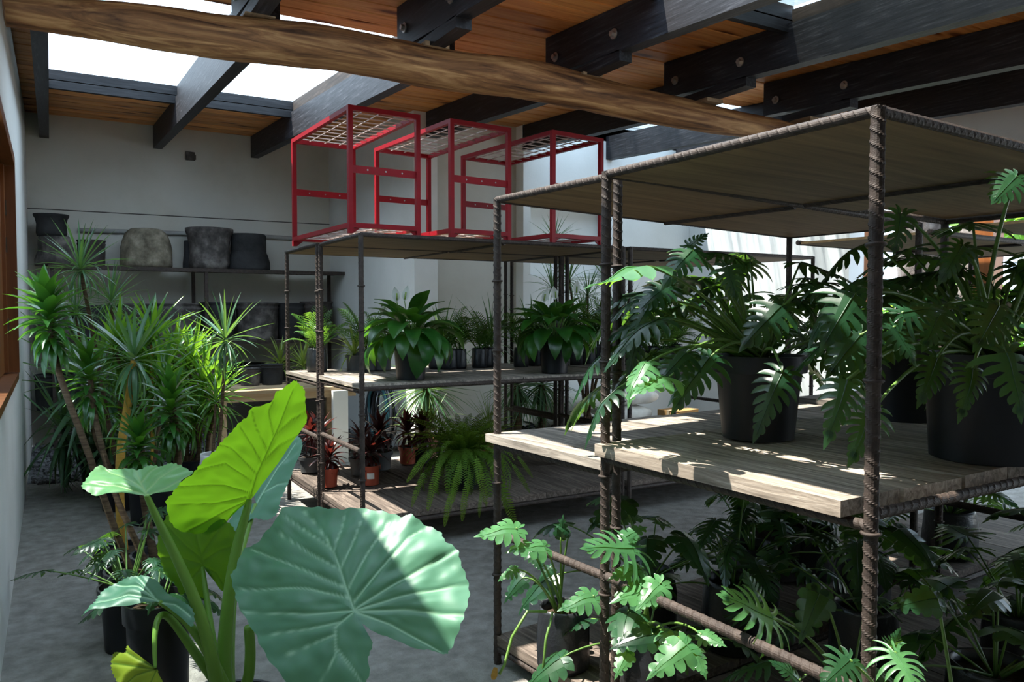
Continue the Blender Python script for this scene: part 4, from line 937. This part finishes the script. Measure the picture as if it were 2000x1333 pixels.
droopy(1010,755,7.3,'dark yucca with hanging leaves below shelf beside front left post',100,.58,'marg',1.0)
droopy(1058,752,7.25,'yucca with hanging green leaves in front of the white sacks',120,.58,'marg',1.0)
gp = thing('potted_snake_plant', 'dark upright-leaved plant in black pot before the sacks', 'plant', (atY(1190,800,6.95).x, 6.95, 0)); pot(gp, .2, .17, .40); rosette(gp, Vector((0,0,.38)), ZV, 16, .42, 'reflex', .02, 86, 60, wvar=1.5)
def ponytail(u, v, y, label, z, L=.42, n=50, potm=POTPINK):
    x = atY(u, v, y).x; t = thing('ponytail_palm', label, 'plant', (x,y,z)); pot(t, .10, .08, .19, potm)
    rosette(t, Vector((0,0,.26)), ZV, n, L, 'grassy', .03, 85, 0, wvar=.5)
ponytail(835,860,6.55,'pale grassy arching plant behind the maroon cordylines',ZB)
ponytail(955,870,6.5,'pale grassy plant in faded pink pot beside front left post',ZB, .36)

# cordylines on the bottom shelf
def cordy(u, v, label, wpx, hpx, top, m, n=34, sticker=False, leafpx=42):
    p = atZ(u, v, ZB); D = (p-CAM).dot(fw); s = D/F; t = thing('potted_cordyline', label, 'plant', tuple(p), 0, 'maroon cordylines on the bottom shelf')
    r_, h_ = wpx*s/2, hpx*s; pot(t, r_, r_*.78, h_, m)
    if sticker:
        d = (CAM-p); d.z = 0; d.normalize(); sd = Vector((-d.y,d.x,0)); rr = r_*.88; c = Vector((0,0,h_*.5))
        vs = [c+(d*cos(a)+sd*sin(a))*rr*1.015+Vector((0,0,z)) for z in (-.022,.022) for a in (-.4,-.13,.13,.4)]
        link('sticker', MB().add(vs, [(i,i+1,i+5,i+4) for i in range(3)]).mesh('sticker'), LABELW, t)
    hh = (v-top)*s; q = Vector((U(-.02,.02),0,hh*.72)); tube_part('cane', [Vector((0,0,h_*.85)), q*.6+Vector((.01,0,h_*.2)), q], .007, STONE_BROWN, t, 6)
    rosette(t, q, ZV, n, leafpx*s*1.15, 'cordy', hh*.22, 85, -30)
cordy(797,905,'maroon cordyline in shiny red pot alone in sun, rightmost of group',39,33,812,POTRED)
cordy(742,916,'maroon cordyline in grey pot, tallest, right of thin rack post',52,35,808,POTGREY, 44)
cordy(703,926,'maroon cordyline in dark grey pot left of the tallest one',44,32,828,POTGREY)
cordy(724,946,'maroon cordyline in red pot bearing a white sticker',40,38,850,POTRED,30,True)
cordy(643,950,'low maroon cordyline in red pot behind the second rack post',38,36,862,POTRED,36)
cordy(606,921,'maroon cordyline in grey pot at left end of bottom shelf',46,30,806,POTGREY,34)
cordy(824,903,'dark bushy maroon cordyline just left of the fern',44,28,806,POTBLACK,46)
cordy(628,906,'maroon cordyline with orange lower leaves far behind second post',40,28,815,POTBLACK,28)

# Boston fern
fe = thing('boston_fern', 'large arching green fern spilling from the bottom of the middle rack', 'plant', tuple(atZ(905,952,ZB))); pot(fe, .15, .12, .24)
for i in range(150):
    az = i*2.39996; t_ = i/150; e = radians(66-72*t_+U(-8,8)); h = Vector((cos(az),sin(az),0)); d = h*cos(e)+ZV*sin(e)
    put('frond', LEAF['fern'][min(2,int(t_*3))], fe, Vector((0,0,.26))+h*U(.0,.08), d, ZV*cos(e)-h*sin(e), U(.32,.54))
for (u, v, u2, v2) in [(960,900,1010,1030),(1000,905,1035,960),(830,920,800,990),(885,950,865,1030),(940,960,935,1010),(860,900,830,1000),(915,930,900,1020),(975,920,990,1000),(845,880,790,940),(900,900,880,985),(930,890,950,990),(1010,890,1040,930)]:
    a_ = inr(fe, atD(u,v,4.75)); b_ = inr(fe, atD(u2,v2,4.7)); put('frond', LEAF['fern'][0], fe, a_, b_-a_, ZV*.3-fw, (b_-a_).length*1.1)

# ------------------------------------------------------------------ front racks: big philodendrons on the middle shelf
ph1 = thing('split_leaf_philodendron', 'big philodendron in black pot on the nearest plank shelf, left one', 'plant', tuple(atZ(1480,853,1.14))); pot(ph1, .172, .128, .30)
cr1 = loc_of(ph1)+Vector((0,0,.28))
philo(ph1, (0,0,.28), 26, (.28,.52), (.17,.24), 'philo', (-.9,3.3), (30,82), .25, .006)
philo(ph1, (0,0,.28), 12, (.35,.60), (.18,.25), 'philo', (2.2,3.0), (5,60), .3, .006)
for j, t_, D1, D2, vi in [((1352,490),(1290,570),2.55,2.5,1),((1345,482),(1385,455),2.6,2.6,2),((1525,600),(1442,690),2.35,2.3,0),((1385,700),(1310,812),2.6,2.55,1),((1528,728),(1470,868),2.42,2.40,3),((1275,585),(1228,680),2.7,2.7,1),((1300,560),(1245,610),2.7,2.65,2),((1250,640),(1228,740),2.8,2.8,1),((1420,520),(1440,590),2.5,2.5,2),((1590,560),(1640,610),2.5,2.45,2),((1340,690),(1280,760),2.6,2.5,0)]:
    hero(ph1, atD(*j,D1), atD(*t_,D2), cr1+Vector((U(-.04,.04),U(-.04,.04),0)), 'philo', vi, ZV*.55-fw*.8-rt*.15, .007, .12)
for j, t_, D1, D2, vi, key, nn in [((1262,520),(1140,566),2.36,2.2,0,'philo_pale',ZV-fw*.05-rt*.2),((1308,736),(1230,780),2.52,2.42,1,'philo_pale',ZV*.8-fw*.5-rt*.3),((1260,712),(1226,800),2.52,2.45,3,'philo_pale',ZV*.5-fw*.6-rt*.5)]:  # paler leaf colour stands in for sunlight on these leaves
    hero(ph1, atD(*j,D1), atD(*t_,D2), cr1, key, vi, nn, .007, .12)
ph2 = thing('split_leaf_philodendron', 'biggest philodendron in large black pot at right edge, leaves over the post', 'plant', tuple(atZ(1928,893,1.14))); pot(ph2, .205, .165, .33)
cr2 = loc_of(ph2)+Vector((0,0,.31))
philo(ph2, (0,0,.31), 26, (.32,.6), (.20,.28), 'philo', (-.9,3.3), (25,82), .25, .007)
for j, t_, D1, D2, vi in [((1668,575),(1600,690),2.15,2.1,0),((1762,612),(1850,610),2.0,2.05,1),((1680,655),(1612,740),2.1,2.05,2),((1745,640),(1790,720),2.0,1.98,0),((1655,742),(1608,880),2.05,2.0,3),((1705,800),(1655,915),2.05,2.0,1),((1965,690),(1995,830),2.0,1.95,0),((1985,345),(1935,400),2.1,2.05,2),((1900,720),(1870,830),2.1,2.05,3),((1830,700),(1790,800),2.2,2.15,1),((1880,480),(1830,560),2.2,2.2,1),((1760,420),(1745,500),2.3,2.3,2),((1950,600),(1900,690),2.1,2.0,0),((1700,700),(1640,760),2.15,2.1,2),((1840,600),(1800,690),2.1,2.05,0)]:
    hero(ph2, atD(*j,D1), atD(*t_,D2), cr2+Vector((U(-.05,.05),U(-.05,.05),0)), 'philo', vi, ZV*.6-fw*.75, .008, .15)
q = inr(ph1, atD(1531,754,2.62)); dv = Vector((q.x,q.y,0)).normalized(); sv = Vector((-dv.y,dv.x,0)); c_ = dv*.160+Vector((0,0,.175))
link('pot_label', MB().add([c_-sv*.014-ZV*.009, c_+sv*.014-ZV*.009, c_+sv*.014+ZV*.009, c_-sv*.014+ZV*.009], [(0,1,2,3)]).mesh('pot_label'), LABELW, ph1)
potted_philo('split_leaf_philodendron', 'dark philodendron deeper on shelf between the two big pots', (3.15,2.05,1.13), (.16,.13,.28), 18, (.3,.5), (.2,.28), 'philo')
potted_philo('split_leaf_philodendron', 'dark philodendron behind the left big pot, against the light', (2.95,2.62,1.06), (.15,.12,.26), 18, (.3,.5), (.2,.28), 'philo')
potted_philo('split_leaf_philodendron', 'dark philodendron at back right of the nearest rack shelf', (3.35,1.5,1.13), (.16,.13,.28), 16, (.3,.5), (.2,.28), 'philo')
for i, (x, y, z, key, n, L, lb) in enumerate([(4.6,2.75,1.085,'marg',44,.45,'spiky dracaena silhouette on the deep rack before the bright wall'),(4.3,1.75,1.125,'reflex',40,.4,'bright-lit strap-leaved plant deep between front posts'),(5.3,2.9,1.085,'marg',44,.42,'spiky dracaena farthest along the deep rack'),(4.9,6.2,1.101,'marg',40,.42,'spiky dracaena on far right end of the middle rack'),(5.3,5.2,1.131,'reflex',40,.36,'green strap-leaved plant on right end of middle rack'),(5.4,1.7,1.125,'marg',46,.45,'spiky dracaena behind the biggest philodendron')]):
    t = thing('spiky_dracaena', lb, 'plant', (x,y,z)); pot(t, .13, .10, .22); tube_part('cane', [(0,0,.18),(.01,0,.30),(0,0,.42)], .013, CANE, t, 6); rosette(t, Vector((0,0,.42)), ZV, n, L, key, .12, 86, -20)
for i, (x, y, z) in enumerate([(4.45,5.1,1.131),(4.75,5.35,1.131),(5.0,5.0,1.131),(4.35,5.5,1.131)]):
    t = thing('potted_palm', 'small palm in black pot on right half of middle rack, %s from left' % nth[i], 'plant', (x,y,z), 0, 'palms on the right half of middle rack'); pot(t, .09, .07, .16)
    for q in range(11):
        az = q*2.39996; e = radians(U(35,85)); h = Vector((cos(az),sin(az),0)); put('frond', LEAF['palm'][q%3], t, Vector((0,0,.14)), h*cos(e)+ZV*sin(e), ZV*cos(e)-h*sin(e), U(.28,.42))

# ------------------------------------------------------------------ philodendrons in grow bags on the low shelves
p1 = thing('bagged_philodendron', 'pale philodendron in shiny black grow bag, leftmost on the lowest shelf', 'plant', tuple(atZ(1100,1300,.14))); bag(p1, .108, .25)
cp = loc_of(p1)+Vector((0,0,.2))
for j, t_, D1, D2, vi, key in [((1008,1032),(925,1050),3.0,2.95,0,'philo_pale'),((1062,1068),(985,1082),3.0,2.95,2,'philo_pale'),((1005,1112),(972,1138),3.0,3.0,1,'philo_pale'),((1020,1130),(985,1180),3.25,3.25,1,'philo_round'),((1160,1165),(1088,1195),2.85,2.8,0,'philo_pale'),((1095,1050),(1100,1005),3.2,3.2,1,'philo_round'),((1112,1040),(1080,1025),3.2,3.2,2,'philo_round'),((1040,1080),(1060,1120),3.15,3.1,0,'philo_round'),((1075,1110),(1050,1140),3.2,3.2,1,'philo')]:
    hero(p1, atD(*j,D1), atD(*t_,D2), cp+Vector((U(-.03,.03),U(-.03,.03),0)), key, vi, ZV*.8-fw*.5, .006, .10)
for l_ in ([(1068,1195),(1030,1195),(1000,1245),(985,1300),(975,1318)], [(1080,1195),(1066,1250),(1058,1340)]):
    tube_part('hanging_stalk', [inr(p1, p) for p in pxs(l_, (2.98,2.9))], .0055, L_STALK, p1, 6)
q = inr(p1, atD(968,1320,2.9)); put('withered_leaf', LEAF['brown'][2], p1, q+Vector((0,0,.03)), (-.2,0,-1), -fw, .08, 6)
p2 = thing('bagged_philodendron', 'pale philodendron in grow bag just right of the double post', 'plant', tuple(atZ(1262,1352,.14))); bag(p2, .11, .24)
cp = loc_of(p2)+Vector((0,0,.2))
for j, t_, D1, D2, vi, key in [((1236,1072),(1132,1072),2.7,2.62,0,'philo_fan'),((1222,1050),(1265,1030),2.75,2.8,2,'philo_pale'),((1252,1112),(1185,1135),2.7,2.65,1,'philo_pale'),((1275,1150),(1190,1180),2.65,2.6,2,'philo_pale'),((1290,1140),(1240,1195),2.6,2.55,0,'philo_pale'),((1275,1240),(1190,1270),2.6,2.6,1,'philo_round'),((1340,1262),(1262,1330),2.45,2.4,2,'philo_pale'),((1370,1240),(1420,1265),2.5,2.45,0,'philo_round_pale'),((1225,1275),(1200,1330),2.6,2.55,1,'philo_round_pale'),((1300,1235),(1330,1280),2.6,2.5,0,'philo_round_pale'),((1355,1270),(1380,1330),2.45,2.4,1,'philo_pale')]:
    hero(p2, atD(*j,D1), atD(*t_,D2), cp+Vector((U(-.03,.03),U(-.03,.03),0)), key, vi, ZV*.75-fw*.6, .006, .10)
philo(p2, (0,0,.2), 8, (.2,.35), (.13,.18), 'philo_round', (0,2*pi), (10,60), .25, .005)
p3 = thing('bagged_philodendron', 'philodendron with one brilliant fan-shaped sunlit leaf above the brace bar', 'plant', (2.22,1.62,.14)); bag(p3, .12, .26)
cp = loc_of(p3)+Vector((0,0,.22))
for j, t_, D1, D2, vi, key in [((1508,1210),(1398,1160),2.3,2.25,0,'philo_fan'),((1600,1160),(1560,1260),2.35,2.3,1,'philo_round'),((1480,1180),(1450,1110),2.6,2.6,0,'philo'),((1560,1330),(1500,1290),2.1,2.1,1,'philo')]:
    hero(p3, atD(*j,D1), atD(*t_,D2), cp, key, vi, ZV*.75-fw*.6, .006, .10)
philo(p3, (0,0,.22), 9, (.25,.45), (.17,.24), 'philo', (0,2*pi), (10,60), .25, .005)
p4 = thing('bagged_philodendron', 'philodendron with glossy fan leaf at the bottom beside the nearest post', 'plant', (2.02,1.12,.0)); bag(p4, .12, .30)
cp = loc_of(p4)+Vector((0,0,.27))
for j, t_, D1, D2, vi, key in [((1748,1275),(1800,1375),1.78,1.70,1,'philo_fan'),((1740,1262),(1760,1225),1.82,1.8,1,'philo'),((1660,1290),(1600,1345),1.8,1.75,2,'philo'),((1830,1170),(1735,1190),2.0,2.0,1,'philo_round')]:
    hero(p4, atD(*j,D1), atD(*t_,D2), cp, key, vi, ZV*.6-fw*.7, .007, .08)
philo(p4, (0,0,.27), 8, (.25,.4), (.16,.22), 'philo', (0,2*pi), (10,60), .25, .005)
spots = [(2.30,2.72,.13,'philo_round','dark philodendron on the low shelf behind the leftmost grow bag'),(2.55,2.45,.13,'philo','dark split-leaved philodendron low behind the double post'),(3.0,2.75,.13,'philo','dark philodendron at back of the low shelf, left side'),(2.75,1.95,.14,'philo','dark philodendron low in the middle of nearest rack'),(3.3,2.35,.14,'philo_round','dark round-lobed philodendron deep under the plank shelf'),(3.2,1.6,.14,'philo','dark philodendron deep under the right big pot'),(2.7,1.42,.14,'philo_round','round-lobed dark philodendron low just right of nearest post'),(4.5,1.75,.145,'philo','dark philodendron on the low shelf of the hidden right rack'),(4.6,2.7,.145,'philo','dark philodendron far back low near the white wall'),(3.6,2.9,.13,'philo','dark philodendron low at far corner of the second rack'),(3.65,1.55,.14,'philo_round','dark philodendron low at the back right corner of nearest rack')]
for i, (x, y, z, key, lb) in enumerate(spots):
    potted_philo('bagged_philodendron', lb, (x,y,z+.003), (U(.12,.15),.1,U(.26,.34)), 11, (.25,.5), (.17,.25), key, (20,80), 'bag')
tp = thing('potted_philodendron', 'leafy plant in tall brown pot under the plank shelf', 'plant', tuple(atZ(1520,1125,.145))); pot(tp, .14, .11, .28, STONE_BROWN)
rosette(tp, Vector((0,0,.27)), ZV, 22, .34, 'spath', .03, 86, 20); philo(tp, (0,0,.26), 6, (.2,.35), (.16,.22), 'philo', (0,2*pi), (20,70))

# ------------------------------------------------------------------ the garden beyond the open right side
def tree_trunk(label, path, r0, r1, seed):
    t = thing('tree', label, 'tree', (path[0].x, path[0].y, 0)); mb = MB(); n = 14; m = 26; vs = []
    for i in range(m+1):
        q = i/m*(len(path)-1); k_ = min(int(q), len(path)-2); c = path[k_].lerp(path[k_+1], q-k_); r_ = r0+(r1-r0)*i/m
        for j in range(n):
            a = 2*pi*j/n; rr_ = r_*(1+.22*noise.noise(Vector((cos(a)*1.5+seed, sin(a)*1.5, c.z*1.6)))+.08*noise.noise(Vector((cos(a)*5, sin(a)*5+seed, c.z*5)))); vs.append((c.x+cos(a)*rr_, c.y+sin(a)*rr_, c.z))
    mb.add(vs, [(i*n+j, i*n+(j+1)%n, (i+1)*n+(j+1)%n, (i+1)*n+j) for i in range(m) for j in range(n)]); wpart('trunk', mb, BARK, t, True); return t
a_ = atD(1805,700,9.3); tr1 = tree_trunk('thick dark tree trunk outside, left of two behind the racks', [Vector((a_.x+.25,a_.y,0)),Vector((a_.x+.05,a_.y,1.2)),Vector((a_.x-.05,a_.y,2.0)),Vector((a_.x-.2,a_.y,3.2)),Vector((a_.x-.25,a_.y,3.5))], .36, .2, 1)
b_ = atD(1900,600,8.6); tr2 = tree_trunk('textured grey tree trunk outside at right, catching the sun', [Vector((b_.x,b_.y,0)),Vector((b_.x,b_.y,1.4)),Vector((b_.x+.1,b_.y,3.0)),Vector((b_.x+.1,b_.y,3.4))], .20, .15, 5)
def crown(t, c, rad, n, ls):
    mb = MB()
    for i in range(n):
        d = Vector((random.gauss(0,1),random.gauss(0,1),random.gauss(0,1))).normalized()*(R()**.4); p = Vector(c)+Vector((d.x*rad[0],d.y*rad[1],d.z*rad[2]))
        y = Vector((U(-1,1),U(-1,1),U(-1,.4))).normalized(); x = y.cross(Vector((U(-1,1),U(-1,1),1))).normalized(); s = ls*U(.6,1.2)
        mb.add([p, p+y*s*.5+x*s*.28, p+y*s, p+y*s*.5-x*s*.28], [(0,1,2,3)])
    o = wpart('foliage', mb, L_GARDEN, t); o['kind'] = 'stuff'
crown(tr1, (a_.x+2.4,a_.y,3.0), (1.2,1.2,.5), 900, .2)
crown(tr2, (b_.x+2.6,b_.y+.5,3.0), (1.0,1.0,.5), 700, .2)
for i, (u, D, z, r_, lb) in enumerate([(1770,12.5,1.1,1.2,'sunlit green garden shrub seen between the tree trunks'),(1720,13.5,1.0,1.1,'sunlit green garden shrub left of the tree trunks'),(1850,12,1.2,1.2,'sunlit green garden shrub right of the dark trunk'),(1985,11,1.0,1.1,'green garden shrub at the far right')]):
    p = atD(u, 600, D); t = thing('garden_shrub', lb, 'shrub', (p.x,p.y,0)); wpart('stem', MB().tube([(p.x,p.y,0),(p.x,p.y,z)], .05, 6), BARK, t); crown(t, (p.x,p.y,z), (r_,r_,z*.95), 1500, .17)
def wood_post(u, D, w_, label):
    p = atD(u, 600, D); t = thing('timber_post', label, 'post', (p.x,p.y,0)); wpart('shaft', MB().box((p.x-w_,p.y-w_,0.06),(p.x+w_,p.y+w_,2.9)), ORANGEW, t); wpart('foot', MB().box((p.x-w_*1.3,p.y-w_*1.3,0),(p.x+w_*1.3,p.y+w_*1.3,.06)), STONE_GREY, t)
wood_post(1672, 9.1, .11, 'orange timber post at the end of the white side wall')
wood_post(1928, 8.2, .10, 'orange timber post outside at the far right')
struct(link('wall_garden', MB().box((13,-8,-.2),(13.3,5.6,2.6)).mesh('wall_garden'), PLASTER))
